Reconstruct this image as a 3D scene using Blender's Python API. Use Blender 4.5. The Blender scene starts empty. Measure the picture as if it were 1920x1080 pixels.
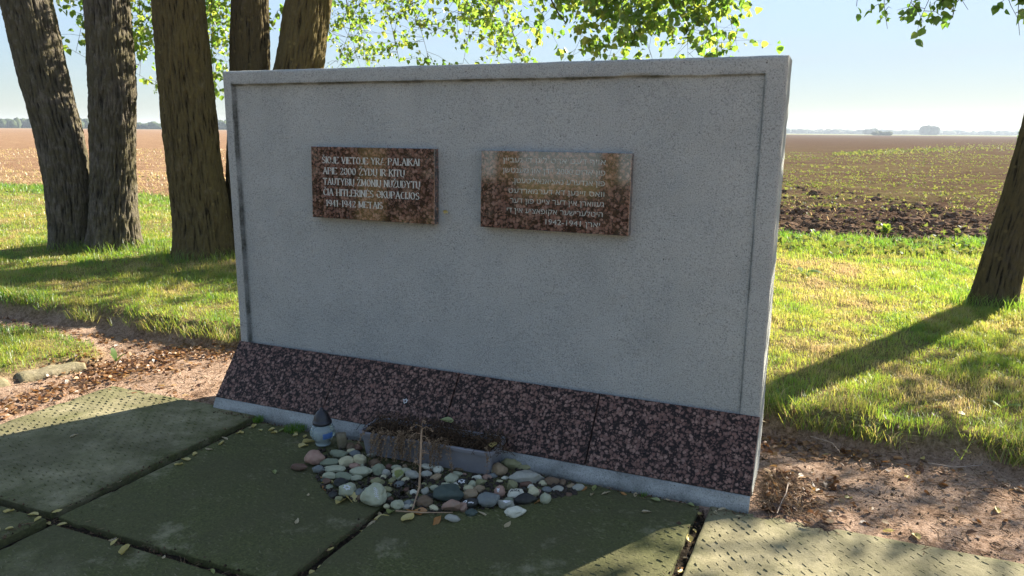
import bpy, math, random
import numpy as np
from mathutils import Vector, Matrix
from mathutils.bvhtree import BVHTree
from mathutils.geometry import delaunay_2d_cdt

random.seed(7)
RNG = np.random.default_rng(11)
R = math.radians
S = bpy.context.scene
C = S.collection

# ------------------------------------------------------------------ camera, sky, sun, exposure
FPX, PITCH, ROLL, CAMH = 1403.0, 0.2078, 0.0084, 1.6
YAW, BX, BY = 0.3995, 1.0201, 2.942            # memorial: right front foot corner and turn
WL, WS, WH, WG, WPL, WTH, WWP = 2.989, 0.2565, 1.910, 0.3513, 0.0655, 0.266, 0.0319

cd = bpy.data.cameras.new('camera')
cam = bpy.data.objects.new('camera', cd); C.objects.link(cam)
cd.sensor_width = 36.0; cd.lens = 36.0 * FPX / 1920.0
cd.clip_start = 0.05; cd.clip_end = 8000
cam.matrix_world = Matrix.Translation((0, 0, CAMH)) @ Matrix.Rotation(math.pi/2 - PITCH, 4, 'X') @ Matrix.Rotation(ROLL, 4, 'Z')
S.camera = cam

SUN_AZ, SUN_EL = R(52.5), R(30)                # azimuth clockwise from +Y
SUNV = Vector((math.sin(SUN_AZ)*math.cos(SUN_EL), math.cos(SUN_AZ)*math.cos(SUN_EL), math.sin(SUN_EL)))
w = bpy.data.worlds.new('World'); S.world = w; w.use_nodes = True
nt = w.node_tree; nt.nodes.clear()
wo = nt.nodes.new('ShaderNodeOutputWorld'); bg = nt.nodes.new('ShaderNodeBackground')
sk = nt.nodes.new('ShaderNodeTexSky'); sk.sky_type = 'NISHITA'; sk.sun_disc = False
sk.sun_elevation = SUN_EL; sk.sun_rotation = SUN_AZ
sk.altitude = 50; sk.air_density = 1.0; sk.dust_density = 0.25; sk.ozone_density = 1.5
bg.inputs['Strength'].default_value = 0.12
# thin high veil: the whole sky's brightness is compressed evenly, whatever the direction
dot = nt.nodes.new('ShaderNodeVectorMath'); dot.operation = 'DOT_PRODUCT'; dot.inputs[1].default_value = (.22, .68, .10); nt.links.new(sk.outputs[0], dot.inputs[0])
dv = nt.nodes.new('ShaderNodeMath'); dv.operation = 'MULTIPLY_ADD'; dv.inputs[1].default_value = 1/1.9; dv.inputs[2].default_value = 1.0; nt.links.new(dot.outputs['Value'], dv.inputs[0])
iv = nt.nodes.new('ShaderNodeMath'); iv.operation = 'DIVIDE'; iv.inputs[0].default_value = 1.0; nt.links.new(dv.outputs[0], iv.inputs[1])
scl = nt.nodes.new('ShaderNodeVectorMath'); scl.operation = 'SCALE'; nt.links.new(sk.outputs[0], scl.inputs[0]); nt.links.new(iv.outputs[0], scl.inputs['Scale'])
tin = nt.nodes.new('ShaderNodeHueSaturation'); tin.inputs['Saturation'].default_value = .70; nt.links.new(scl.outputs[0], tin.inputs['Color'])
tn2 = nt.nodes.new('ShaderNodeVectorMath'); tn2.operation = 'MULTIPLY'; tn2.inputs[1].default_value = (.93, 1.01, 1.13); nt.links.new(tin.outputs[0], tn2.inputs[0])
tcw = nt.nodes.new('ShaderNodeTexCoord'); mpw = nt.nodes.new('ShaderNodeMapping'); mpw.inputs['Scale'].default_value = (1.6, 1.6, 13.0); mpw.inputs['Rotation'].default_value = (.05, .08, .4)
nzw = nt.nodes.new('ShaderNodeTexNoise'); nzw.inputs['Scale'].default_value = 1.5; nzw.inputs['Detail'].default_value = 7; nzw.inputs['Roughness'].default_value = .6; nzw.inputs['Distortion'].default_value = .4
rpw = nt.nodes.new('ShaderNodeMapRange'); rpw.inputs[1].default_value = .50; rpw.inputs[2].default_value = .78; rpw.inputs[3].default_value = 0.0; rpw.inputs[4].default_value = .34
mxw = nt.nodes.new('ShaderNodeMix'); mxw.data_type = 'RGBA'; mxw.inputs[7].default_value = (1.45, 1.5, 1.6, 1)
nt.links.new(tcw.outputs['Generated'], mpw.inputs[0]); nt.links.new(mpw.outputs[0], nzw.inputs['Vector']); nt.links.new(nzw.outputs['Fac'], rpw.inputs[0]); nt.links.new(rpw.outputs[0], mxw.inputs[0]); nt.links.new(tn2.outputs[0], mxw.inputs[6])
nt.links.new(mxw.outputs[2], bg.inputs['Color']); nt.links.new(bg.outputs[0], wo.inputs['Surface'])
sl = bpy.data.lights.new('sun', 'SUN'); sl.energy = 5.0; sl.angle = R(0.6); sl.color = (1.0, 0.90, 0.74)
so = bpy.data.objects.new('sun', sl); C.objects.link(so)
so.rotation_euler = SUNV.to_track_quat('Z', 'Y').to_euler(); so.location = (30, 20, 40)
vs = S.view_settings
vs.view_transform = 'Standard'; vs.look = 'None'; vs.gamma = 1.0; vs.use_curve_mapping = False
vs.exposure = 2.1
S.cycles.max_bounces = 8; S.cycles.diffuse_bounces = 4; S.cycles.transparent_max_bounces = 12
S.cycles.volume_bounces = 0; S.cycles.use_denoising = True
S.cycles.sample_clamp_indirect = 8

# ------------------------------------------------------------------ geometry helpers
CP, SP, CR, SR = math.cos(PITCH), math.sin(PITCH), math.cos(ROLL), math.sin(ROLL)
def ray(u, v):
    u0, v0 = u-960, v-540
    a = (CR*u0+SR*v0)/FPX; b = (-SR*u0+CR*v0)/FPX
    return np.array([a, CP-b*SP, -SP-b*CP])
def onz(u, v, z=0.0):
    d = ray(u, v); t = (z-CAMH)/d[2]
    return np.array([d[0]*t, d[1]*t, z])
def atd(u, v, Y):
    d = ray(u, v); t = Y/d[1]
    return np.array([d[0]*t, Y, CAMH+d[2]*t])
EX = np.array([math.cos(YAW), -math.sin(YAW)]); EN = np.array([math.sin(YAW), math.cos(YAW)])
def wall_xy(x, y):                    # world -> memorial frame (x right, y into)
    dx, dy = np.asarray(x)-BX, np.asarray(y)-BY
    return dx*EX[0]+dy*EX[1], dx*EN[0]+dy*EN[1]
def wall_w(x, y, z=0.0):
    return np.array([BX+EX[0]*x+EN[0]*y, BY+EX[1]*x+EN[1]*y, z])
def onwall(u, v, y):                  # pixel -> (x, z) on the plane at depth y in the memorial frame
    d = ray(u, v); n = np.array([EN[0], EN[1], 0]); p0 = wall_w(0, y)
    t = np.dot(p0-np.array([0, 0, 0]), n)/np.dot(d, n)
    p = np.array([0, 0, CAMH])+d*t
    x, _ = wall_xy(p[0], p[1]); return float(x), float(p[2])

_h = np.random.default_rng(3).permutation(512).astype(np.int64)
_g = np.random.default_rng(4).normal(size=(512, 3)); _g /= np.linalg.norm(_g, axis=1)[:, None]
def perlin(x, y, z=0.0):
    x, y, z = np.broadcast_arrays(np.asarray(x, float), np.asarray(y, float), np.asarray(z, float))
    xi, yi, zi = [np.floor(q).astype(np.int64) for q in (x, y, z)]
    xf, yf, zf = x-xi, y-yi, z-zi
    f = lambda t: t*t*t*(t*(t*6-15)+10)
    u, v, ww = f(xf), f(yf), f(zf)
    def gr(dx, dy, dz):
        k = _h[(_h[(_h[(xi+dx) & 511]+yi+dy) & 511]+zi+dz) & 511]
        g = _g[k]; return g[..., 0]*(xf-dx)+g[..., 1]*(yf-dy)+g[..., 2]*(zf-dz)
    l = lambda a, b, t: a+t*(b-a)
    return l(l(l(gr(0,0,0), gr(1,0,0), u), l(gr(0,1,0), gr(1,1,0), u), v),
             l(l(gr(0,0,1), gr(1,0,1), u), l(gr(0,1,1), gr(1,1,1), u), v), ww)*1.6
def fbm(x, y, z=0.0, o=4):
    s = 0; a = 1.0; f = 1.0
    for i in range(o):
        s = s+a*perlin(np.asarray(x)*f+i*17.3, np.asarray(y)*f+i*5.1, np.asarray(z)*f); a *= .5; f *= 2.03
    return s
def sstep(a, b, x):
    t = np.clip((np.asarray(x)-a)/(b-a), 0, 1); return t*t*(3-2*t)

def np_mesh(name, verts, quads=None, tris=None, attrs=None, smooth=False, mat_idx=None):
    verts = np.asarray(verts, np.float32).reshape(-1, 3)
    q = np.zeros((0, 4), np.int32) if quads is None else np.asarray(quads, np.int32).reshape(-1, 4)
    t = np.zeros((0, 3), np.int32) if tris is None else np.asarray(tris, np.int32).reshape(-1, 3)
    me = bpy.data.meshes.new(name)
    me.vertices.add(len(verts)); me.vertices.foreach_set('co', verts.ravel())
    me.loops.add(q.size+t.size); me.loops.foreach_set('vertex_index', np.concatenate([q.ravel(), t.ravel()]))
    me.polygons.add(len(q)+len(t))
    st = np.concatenate([np.arange(len(q))*4, q.size+np.arange(len(t))*3]).astype(np.int32)
    me.polygons.foreach_set('loop_start', st)
    me.polygons.foreach_set('use_smooth', np.full(len(st), bool(smooth)) if np.isscalar(smooth) else np.asarray(smooth, bool))
    for k, val in (attrs or {}).items():
        val = np.asarray(val, np.float32)
        if val.ndim == 1:
            a = me.attributes.new(k, 'FLOAT', 'POINT'); a.data.foreach_set('value', val)
        else:
            a = me.attributes.new(k, 'FLOAT_COLOR', 'POINT')
            if val.shape[1] == 3: val = np.c_[val, np.ones(len(val), np.float32)]
            a.data.foreach_set('color', val.ravel())
    me.update(calc_edges=True); me.validate()
    return me
class MB:                                   # collects pieces of one mesh
    def __init__(s): s.v = []; s.q = []; s.t = []; s.n = 0; s.a = {}
    def add(s, v, q=None, t=None, **attrs):
        v = np.asarray(v, float).reshape(-1, 3)
        s.v.append(v)
        if q is not None and len(q): s.q.append(np.asarray(q).reshape(-1, 4)+s.n)
        if t is not None and len(t): s.t.append(np.asarray(t).reshape(-1, 3)+s.n)
        for k, x in attrs.items(): s.a.setdefault(k, []).append(np.full(len(v), x, float) if np.isscalar(x) else np.asarray(x, float))
        s.n += len(v)
    def box(s, lo, hi, **at):
        x0, y0, z0 = lo; x1, y1, z1 = hi
        v = [(x0,y0,z0),(x1,y0,z0),(x1,y1,z0),(x0,y1,z0),(x0,y0,z1),(x1,y0,z1),(x1,y1,z1),(x0,y1,z1)]
        s.add(v, [(3,2,1,0),(4,5,6,7),(0,1,5,4),(1,2,6,5),(2,3,7,6),(3,0,4,7)], **at)
    def tube(s, pts, rad, k=6, cap=True, **at):
        pts = np.asarray(pts, float); n = len(pts)
        rad = np.full(n, rad, float) if np.isscalar(rad) else np.asarray(rad, float)
        tg = np.gradient(pts, axis=0); tg /= np.linalg.norm(tg, axis=1)[:, None]+1e-9
        up = np.array([0.13, 0.31, .94]) if abs(tg[n//2][2]) < .8 else np.array([.94, .31, .1])
        n1 = np.cross(tg, up); n1 /= np.linalg.norm(n1, axis=1)[:, None]+1e-9
        n2 = np.cross(tg, n1)
        th = np.arange(k)*2*math.pi/k
        v = pts[:, None]+rad[:, None, None]*(np.cos(th)[None, :, None]*n1[:, None]+np.sin(th)[None, :, None]*n2[:, None])
        i = np.arange(n-1)[:, None]*k; j = np.arange(k)[None]; j2 = (j+1) % k
        q = np.stack([i+j, i+j2, i+k+j2, i+k+j], -1).reshape(-1, 4)
        s.add(v.reshape(-1, 3), q[:, ::-1], **at)
        if cap and k >= 3:
            for b in (0, (n-1)):
                c = np.r_[v[b], pts[b:b+1]]
                s.add(c, t=[(a, (a+1) % k, k) for a in range(k)], **at)
    def mesh(s, name, smooth=False):
        return np_mesh(name, np.concatenate(s.v), np.concatenate(s.q) if s.q else None, np.concatenate(s.t) if s.t else None,
                       {k: np.concatenate(x) for k, x in s.a.items()}, smooth)
def link(name, me, m=None, parent=None, loc=None, rz=None):
    o = bpy.data.objects.new(name, me); C.objects.link(o)
    if m is not None and len(me.materials) == 0: me.materials.append(m)
    if parent is not None: o.parent = parent
    if loc is not None: o.location = loc
    if rz is not None: o.rotation_euler = (0, 0, rz)
    return o
def empty(name, loc=(0, 0, 0), rz=0.0, parent=None):
    o = bpy.data.objects.new(name, None); C.objects.link(o); o.location = loc; o.rotation_euler = (0, 0, rz)
    o.empty_display_size = .1
    if parent is not None: o.parent = parent
    return o
def tag(o, label=None, cat=None, group=None, kind=None):
    if label: o['label'] = label
    if cat: o['category'] = cat
    if group: o['group'] = group
    if kind: o['kind'] = kind
    return o

# ------------------------------------------------------------------ material helpers
class M:
    def __init__(s, name):
        s.m = bpy.data.materials.new(name); s.m.use_nodes = True; s.t = s.m.node_tree; s.t.nodes.clear()
        s.out = s.t.nodes.new('ShaderNodeOutputMaterial')
    def n(s, typ, ins=None, **props):
        d = s.t.nodes.new('ShaderNode'+typ)
        for k, v in props.items(): setattr(d, k, v)
        for k, v in (ins or {}).items():
            if isinstance(v, bpy.types.NodeSocket): s.t.links.new(v, d.inputs[k])
            else:
                if isinstance(v, tuple) and len(v) == 3 and d.inputs[k].type == 'RGBA': v = (*v, 1)
                d.inputs[k].default_value = v
        return d
    def co(s, kind='Object'): return s.n('TexCoord').outputs[kind]
    def noise(s, vec, scale, detail=4, rough=.6, dist=0.0):
        return s.n('TexNoise', {'Vector': vec, 'Scale': scale, 'Detail': detail, 'Roughness': rough, 'Distortion': dist}).outputs['Fac']
    def ramp(s, fac, stops, interp='LINEAR'):
        d = s.n('ValToRGB', {'Fac': fac}); e = d.color_ramp.elements; d.color_ramp.interpolation = interp
        while len(e) < len(stops): e.new(.5)
        for el, (p, c) in zip(e, stops):
            el.position = p; el.color = (c, c, c, 1) if np.isscalar(c) else (*c, 1)
        return d.outputs['Color']
    def mix(s, fac, a, b, mode='MIX'):
        d = s.n('Mix', data_type='RGBA', blend_type=mode)
        for k, v in ((0, fac), (6, a), (7, b)):
            if isinstance(v, bpy.types.NodeSocket): s.t.links.new(v, d.inputs[k])
            else: d.inputs[k].default_value = v if np.isscalar(v) else (*v, 1)
        return d.outputs[2]
    def math(s, op, a, b=0.0, c=None):
        ins = {0: a, 1: b}
        if c is not None: ins[2] = c
        return s.n('Math', ins, operation=op).outputs[0]
    def scale(s, vec, sc):
        return s.n('Mapping', {'Vector': vec, 'Scale': sc}).outputs[0]
    def bump(s, h, dist=.005, strength=1.0, normal=None):
        ins = {'Height': h, 'Distance': dist, 'Strength': strength}
        if normal is not None: ins['Normal'] = normal
        return s.n('Bump', ins).outputs[0]
    def attr(s, name, out='Fac'): return s.n('Attribute', attribute_name=name).outputs[out]
    def pbr(s, color, rough=.8, normal=None, spec=.5, **kw):
        ins = {'Base Color': color, 'Roughness': rough, 'Specular IOR Level': spec}
        if normal is not None: ins['Normal'] = normal
        ins.update(kw)
        b = s.n('BsdfPrincipled', ins); return b.outputs[0]
    def done(s, sh): s.t.links.new(sh, s.out.inputs['Surface']); return s.m
    def leafy(s, color, tcolor, fac=.45, gloss=.12, rough=.4):
        d = s.n('BsdfDiffuse', {'Color': color}).outputs[0]; t = s.n('BsdfTranslucent', {'Color': tcolor}).outputs[0]
        x = s.n('MixShader', {0: fac, 1: d, 2: t}).outputs[0]
        if gloss:
            g = s.n('BsdfGlossy', {'Roughness': rough, 'Color': (.8, .85, .9)}).outputs[0]
            x = s.n('MixShader', {0: gloss*.5, 1: x, 2: g}).outputs[0]
        return s.done(x)
def simple(name, col, rough=.8, vary=.25, sc=20, bumpd=.0, spec=.5):
    k = M(name); v = k.co(); f = k.noise(v, sc)
    c = k.ramp(f, [(.25, tuple(np.array(col)*(1-vary))), (.75, tuple(np.array(col)*(1+vary)))])
    return k.done(k.pbr(c, rough, k.bump(f, bumpd) if bumpd else None, spec))
MAT = {}

# ------------------------------------------------------------------ ground: one sheet with zones
LX = [-60, -20, -8, -4.56, -3.85, -2.73, -2.04, -1.2, -.2, .6, 1.2, 1.41, 1.79, 2.08, 2.45, 3.5, 6, 20, 60]
LY = [32, 13.5, 8.0, 6.47, 6.10, 5.60, 5.32, 5.02, 4.62, 4.28, 3.98, 3.85, 3.68, 3.45, 3.33, 2.95, 2.2, -3, -20]
FX = [-60, -13.4, -9.9, -5.85, 0, 4.0, 5.2, 6.6, 12, 30, 60]
FY = [40, 19.2, 17.8, 15.0, 12.7, 10.9, 10.2, 10.3, 10.5, 9, 6]
LAWNZ = 0.13
PAVX0, PAVX1, PAVY0, PAVY1 = -3.88, 1.06, -6.2, 0.02       # memorial frame extents of the paving
def lawn_mask(x, y):
    e = y-np.interp(x, LX, LY)
    nz = .10*fbm(x*1.7, y*1.7, 2.2, 3)+.05*fbm(x*7, y*7, .4, 2)
    return sstep(-.02, .13, e+nz)
def island_mask(x, y):                                      # grass patch behind the kerb, left of the paving
    d1 = np.interp(x, [-30, -4.32, -3.51, -2.95, -2.7], [16, 6.0, 5.72, 5.25, 4.6])-y
    px, py = wall_xy(x, y)
    d2 = np.interp(y, [4.8, 5.1], [-4.50, -4.22])-px
    d = np.minimum(d1, d2)+.08*fbm(x*2.5, y*2.5, 7.7, 3)
    return sstep(-.02, .2, d)
def field_mask(x, y):
    return sstep(-.25, .35, y-np.interp(x, FX, FY)+.5*fbm(x*.5, y*.5, 3.1, 3)+.25*fbm(x*2, y*2, 1.1, 2))
def pave_mask(x, y):
    px, py = wall_xy(x, y)
    return (px > PAVX0+.05) & (px < PAVX1-.05) & (py > PAVY0+.05) & (py < PAVY1-.06)
def zground(x, y):
    x, y = np.asarray(x, float), np.asarray(y, float)
    lm, im, fm = lawn_mask(x, y), island_mask(x, y), field_mask(x, y)
    back = sstep(-1.0, -2.2, y)
    base = -.012+.018*fbm(x*1.3, y*1.3, 5.5, 3)+.008*fbm(x*7, y*7, 1.5, 2)+.006*np.abs(fbm(x*17, y*17, 3.5, 2))
    z = base+lm*(LAWNZ+.025*fbm(x*.6, y*.6, 8.8, 3)+.012*fbm(x*5, y*5, 2.8, 2)-base)
    z = z+np.maximum(im-lm, 0)*(.055+.015*fbm(x*3, y*3, 6.1, 2))
    near = sstep(60, 14, y)
    rt = sstep(-2, 3.5, x)
    ampl = (.022+.034*rt)*near
    ff = -.03+ampl*(fbm(x*2.6, y*2.6, 9.9, 3)+.9*np.abs(fbm(x*7.0, y*7.0, 4.4, 2)))+.02*np.sin((x*.39+y*.92)*2*math.pi/.75)*near
    z = z*(1-fm)+fm*(.10+ff)
    far = sstep(40, 400, np.hypot(x, y))
    z = z*(1-far)+far*(.1)
    return z
def axis(lo, hi, step, far_lo, far_hi):
    m = np.arange(lo, hi+1e-6, step)
    def grow(n0, lim):
        out = []; p = 0.0; s = step
        while p < lim: s *= 1.16; p += s; out.append(p)
        return np.array(out)
    return np.concatenate([lo-grow(0, lo-far_lo)[::-1], m, hi+grow(0, far_hi-hi)])
def axis2(segs, far_lo, far_hi):
    m = np.unique(np.round(np.concatenate([np.arange(a, b, st) for a, b, st in segs]+[[segs[-1][1]]]), 4))
    def grow(lim, s):
        out = []; p = 0.0
        while p < lim: s *= 1.16; p += s; out.append(p)
        return np.array(out)
    return np.concatenate([m[0]-grow(m[0]-far_lo, segs[0][2])[::-1], m, m[-1]+grow(far_hi-m[-1], segs[-1][2])])
gx = axis2([(-9, -3.6, .06), (-3.6, 3.8, .026), (3.8, 9, .055)], -3500, 3500); gy = axis2([(1.6, 2.3, .06), (2.3, 5.8, .026), (5.8, 17, .055)], -1500, 4500)
X, Y = np.meshgrid(gx, gy)
Z = zground(X, Y); pm = pave_mask(X, Y); Z = np.where(pm, -.11, Z)
pxw, pyw = wall_xy(X, Y)
lm, im, fm = lawn_mask(X, Y), island_mask(X, Y), field_mask(X, Y)
nx, ny = len(gx), len(gy)
ii = (np.arange(ny-1)[:, None]*nx+np.arange(nx-1)[None]).ravel()
quads = np.stack([ii, ii+1, ii+nx+1, ii+nx], -1)
zone = np.stack([np.maximum(lm, im)*(1-fm), fm, sstep(-3, 3, X-.05*(Y-12))], -1).reshape(-1, 3)
k = M('ground'); pos = k.n('NewGeometry').outputs['Position']
zc = k.n('SeparateColor', {'Color': k.attr('zone', 'Color')})
zl, zf, zr = zc.outputs[0], zc.outputs[1], zc.outputs[2]
n1 = k.noise(pos, 4, 6, .65); n2 = k.noise(pos, 35, 5, .7); n3 = k.noise(pos, .35, 4, .55); n4 = k.noise(pos, 110, 3, .7)
dirt = k.ramp(k.math('ADD', k.math('MULTIPLY', n1, .45), k.math('MULTIPLY', n2, .55)),
              [(.34, (.085, .053, .035)), (.44, (.225, .15, .105)), (.54, (.38, .27, .20)), (.70, (.48, .36, .28))])
dirt = k.mix(k.ramp(n4, [(.36, .75), (.46, 0.0)]), dirt, (.05, .033, .022))
lawnc = k.ramp(n2, [(.3, (.085, .075, .030)), (.5, (.17, .14, .06)), (.7, (.30, .24, .12))])
soilr = k.ramp(k.math('ADD', k.math('MULTIPLY', n2, .6), k.math('MULTIPLY', n1, .4)), [(.38, (.036, .023, .016)), (.5, (.075, .049, .034)), (.62, (.13, .088, .062))])
soill = k.ramp(k.math('ADD', k.math('MULTIPLY', n2, .5), k.math('MULTIPLY', n1, .5)), [(.36, (.105, .062, .036)), (.5, (.20, .125, .075)), (.64, (.33, .225, .14))])
fp2 = k.n('Mapping', {'Vector': pos, 'Rotation': (0, 0, YAW), 'Scale': (.45, 2.2, 1)}).outputs[0]
n5 = k.noise(fp2, 1.0, 8, .78)
soill = k.mix(k.ramp(n5, [(.40, .75), (.52, 0)]), soill, (.17, .095, .06)); soill = k.mix(k.ramp(n5, [(.53, 0), (.66, .7)]), soill, (.47, .36, .22))
soilr = k.mix(k.ramp(n5, [(.42, .7), (.52, 0)]), soilr, (.06, .04, .03)); soilr = k.mix(k.ramp(n5, [(.55, 0), (.68, .5)]), soilr, (.22, .17, .13))
soil = k.mix(zr, soill, soilr)
# far field: weeds take the field over in broad bands along the furrows
fpos = k.n('Mapping', {'Vector': pos, 'Rotation': (0, 0, YAW), 'Scale': (.05, .35, 1)}).outputs[0]
nb = k.noise(fpos, 1.0, 5, .6)
wp = k.n('Mapping', {'Vector': pos, 'Scale': (1.1, .45, 1)}).outputs[0]
ng = k.math('ADD', k.math('MULTIPLY', nb, .55), k.math('MULTIPLY', k.noise(wp, 2.2, 5, .7), .45))
ysep = k.n('SeparateXYZ', {'Vector': pos}).outputs[1]
midband = k.math('MULTIPLY', k.ramp(k.math('DIVIDE', ysep, 100.0), [(.11, 0), (.16, 1), (.33, 1), (.75, .45), (1.0, .2)]), zr)
wf = k.math('MULTIPLY', k.ramp(ng, [(.44, 0.0), (.56, .9)]), midband)
soil = k.mix(k.math('MULTIPLY', k.math('MULTIPLY', wf, .5), k.ramp(n5, [(.42, .15), (.56, 1)])), soil, (.15, .145, .045))
fary = k.ramp(k.math('DIVIDE', ysep, 900.0), [(.08, 0), (.5, 1)])
soil = k.mix(k.math('MULTIPLY', fary, .6), soil, k.mix(zr, (.22, .145, .095), (.075, .049, .036)))
farstrip = k.ramp(k.math('DIVIDE', ysep, 1000.0), [(.50, 0), (.56, 1)])
soil = k.mix(farstrip, soil, k.ramp(k.noise(k.scale(pos, (.0006, .009, 1)), 1.0, 3), [(.42, (.24, .19, .10)), (.56, (.12, .14, .06))]))
col = k.mix(zl, dirt, lawnc); col = k.mix(zf, col, soil)
bh = k.math('ADD', k.math('MULTIPLY', n2, .7), k.math('MULTIPLY', n4, .5))
MAT['ground'] = k.done(k.pbr(col, .95, k.bump(bh, .03, 1.0), .0))
g = link('ground', np_mesh('ground', np.stack([X, Y, Z], -1), quads, attrs={'zone': zone}, smooth=True), MAT['ground'])
tag(g, kind='structure')

# ------------------------------------------------------------------ paving
k = M('paving_concrete'); v = k.co(); oi = k.n('ObjectInfo').outputs['Random']
pos = k.n('NewGeometry').outputs['Position']
a1 = k.noise(pos, 1.6, 5, .6); a2 = k.noise(pos, 14, 6, .7); a3 = k.noise(pos, 90, 4, .7); a4 = k.noise(pos, 5, 5, .65)
cc = k.ramp(a2, [(.3, (.165, .148, .085)), (.5, (.245, .22, .13)), (.7, (.32, .285, .18))])
moss = k.ramp(a3, [(.3, (.038, .043, .013)), (.55, (.084, .090, .030)), (.8, (.16, .16, .066))])
mosf = k.math('ADD', k.attr('moss'), k.math('MULTIPLY', k.math('SUBTRACT', a4, .5), 1.3))
c = k.mix(k.ramp(mosf, [(.25, 0.06), (.8, .96)]), cc, moss)
c = k.mix(k.ramp(a1, [(.40, .55), (.58, 0)]), c, (.075, .068, .035)); c = k.mix(k.ramp(k.noise(pos, 3.1, 6, .75), [(.56, 0), (.70, .45)]), c, (.36, .32, .21))
c = k.mix(k.ramp(k.noise(pos, 160, 2, .5), [(.30, .55), (.40, 0)]), c, (.045, .042, .028))
pit = k.ramp(k.noise(pos, 55, 3, .5), [(.28, 0), (.36, 1)])
MAT['paving'] = k.done(k.pbr(c, .9, k.bump(k.math('ADD', k.math('MULTIPLY', a3, .6), k.math('MULTIPLY', pit, .5)), .006, .8), .2))
k = M('joint_soil'); pos = k.n('NewGeometry').outputs['Position']; f = k.noise(pos, 60, 5, .7)
MAT['joint'] = k.done(k.pbr(k.ramp(f, [(.3, (.012, .009, .006)), (.55, (.035, .026, .017)), (.8, (.08, .058, .036))]), .95, k.bump(f, .02), .1))

# soil bed that shows in the joints
bx = np.arange(PAVX0+.02, PAVX1-.02, .03); by = np.concatenate([np.arange(PAVY0+.02, -3.2, .2), np.arange(-3.2, PAVY1-.02, .03)])
GX, GY = np.meshgrid(bx, by)
zb = -.030+.014*fbm(GX*14, GY*14, 3.3, 3)+.006*fbm(GX*40, GY*40, 1.3, 1)
n_, m_ = len(bx), len(by); ii = (np.arange(m_-1)[:, None]*n_+np.arange(n_-1)[None]).ravel()
pav = link('pavement', np_mesh('pavement', np.stack([GX, GY, zb], -1), np.stack([ii, ii+1, ii+n_+1, ii+n_], -1), smooth=True), MAT['joint'], loc=(BX, BY, 0), rz=-YAW)
tag(pav, kind='structure')
colx = [-3.88, -2.65, -1.435, -.18, 1.06]; rowy = [0.0, -1.22, -2.46, -3.7, -4.94, -6.18]
def make_slab(x0, x1, y0, y1, z0, tilt, moss, skew, detail=True):
    st = .03 if detail else .15
    xs = np.concatenate([[x0, x0+.004, x0+.012], np.arange(x0+.03, x1-.02, st), [x1-.012, x1-.004, x1]])
    ys = np.concatenate([[y0, y0+.004, y0+.012], np.arange(y0+.03, y1-.02, st), [y1-.012, y1-.004, y1]])
    XX, YY = np.meshgrid(xs, ys)
    dedge = np.minimum(np.minimum(XX-x0, x1-XX), np.minimum(YY-y0, y1-YY))
    cx, cy = (x0+x1)/2, (y0+y1)/2
    zz = z0+tilt[0]*(XX-cx)+tilt[1]*(YY-cy)
    zz = zz-.005*np.exp(-np.maximum(dedge, 0)/.0035)*(dedge < .03)+.0016*fbm(XX*8, YY*8, z0*91, 3)
    chip = np.clip(fbm(XX*11, YY*11, 4.7, 2)-.35, 0, 1)*(dedge < .02)
    zz -= chip*.02
    en = .006*fbm(XX*9+2, YY*9, 2.2, 2)*(dedge < .001)
    XX2 = XX+skew*(YY-y1)+np.where(XX == x0, np.abs(en), 0)-np.where(XX == x1, np.abs(en), 0)
    YY2 = YY+np.where(YY == y0, np.abs(en), 0)-np.where(YY == y1, np.abs(en), 0)
    nn, mm = len(xs), len(ys)
    i2 = (np.arange(mm-1)[:, None]*nn+np.arange(nn-1)[None]).ravel()
    V = np.stack([XX2, YY2, zz], -1).reshape(-1, 3); Q = [np.stack([i2, i2+1, i2+nn+1, i2+nn], -1)]
    ring = np.concatenate([np.arange(nn), np.arange(1, mm)*nn+nn-1, (mm-1)*nn+np.arange(nn-2, -1, -1), np.arange(mm-2, 0, -1)*nn])
    low = V[ring].copy(); low[:, 2] = -.10
    base = len(V); r2 = np.arange(len(ring)); nxr = np.roll(r2, -1)
    Q.append(np.stack([ring[r2], base+r2, base+nxr, ring[nxr]], -1)[:, ::1])
    Vall = np.r_[V, low]
    ms = np.full(len(Vall), moss, np.float32)
    dd = np.r_[dedge.ravel(), np.zeros(len(ring))]
    ms = ms+.25*np.exp(-dd/.05)
    me = np_mesh('paving_slab', Vall, np.concatenate(Q), attrs={'moss': ms}, smooth=np.r_[np.ones(len(Q[0]), bool), np.zeros(len(Q[1]), bool)])
    hz = lambda px, py: z0+tilt[0]*(px-cx)+tilt[1]*(py-cy)
    return me, hz
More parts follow.
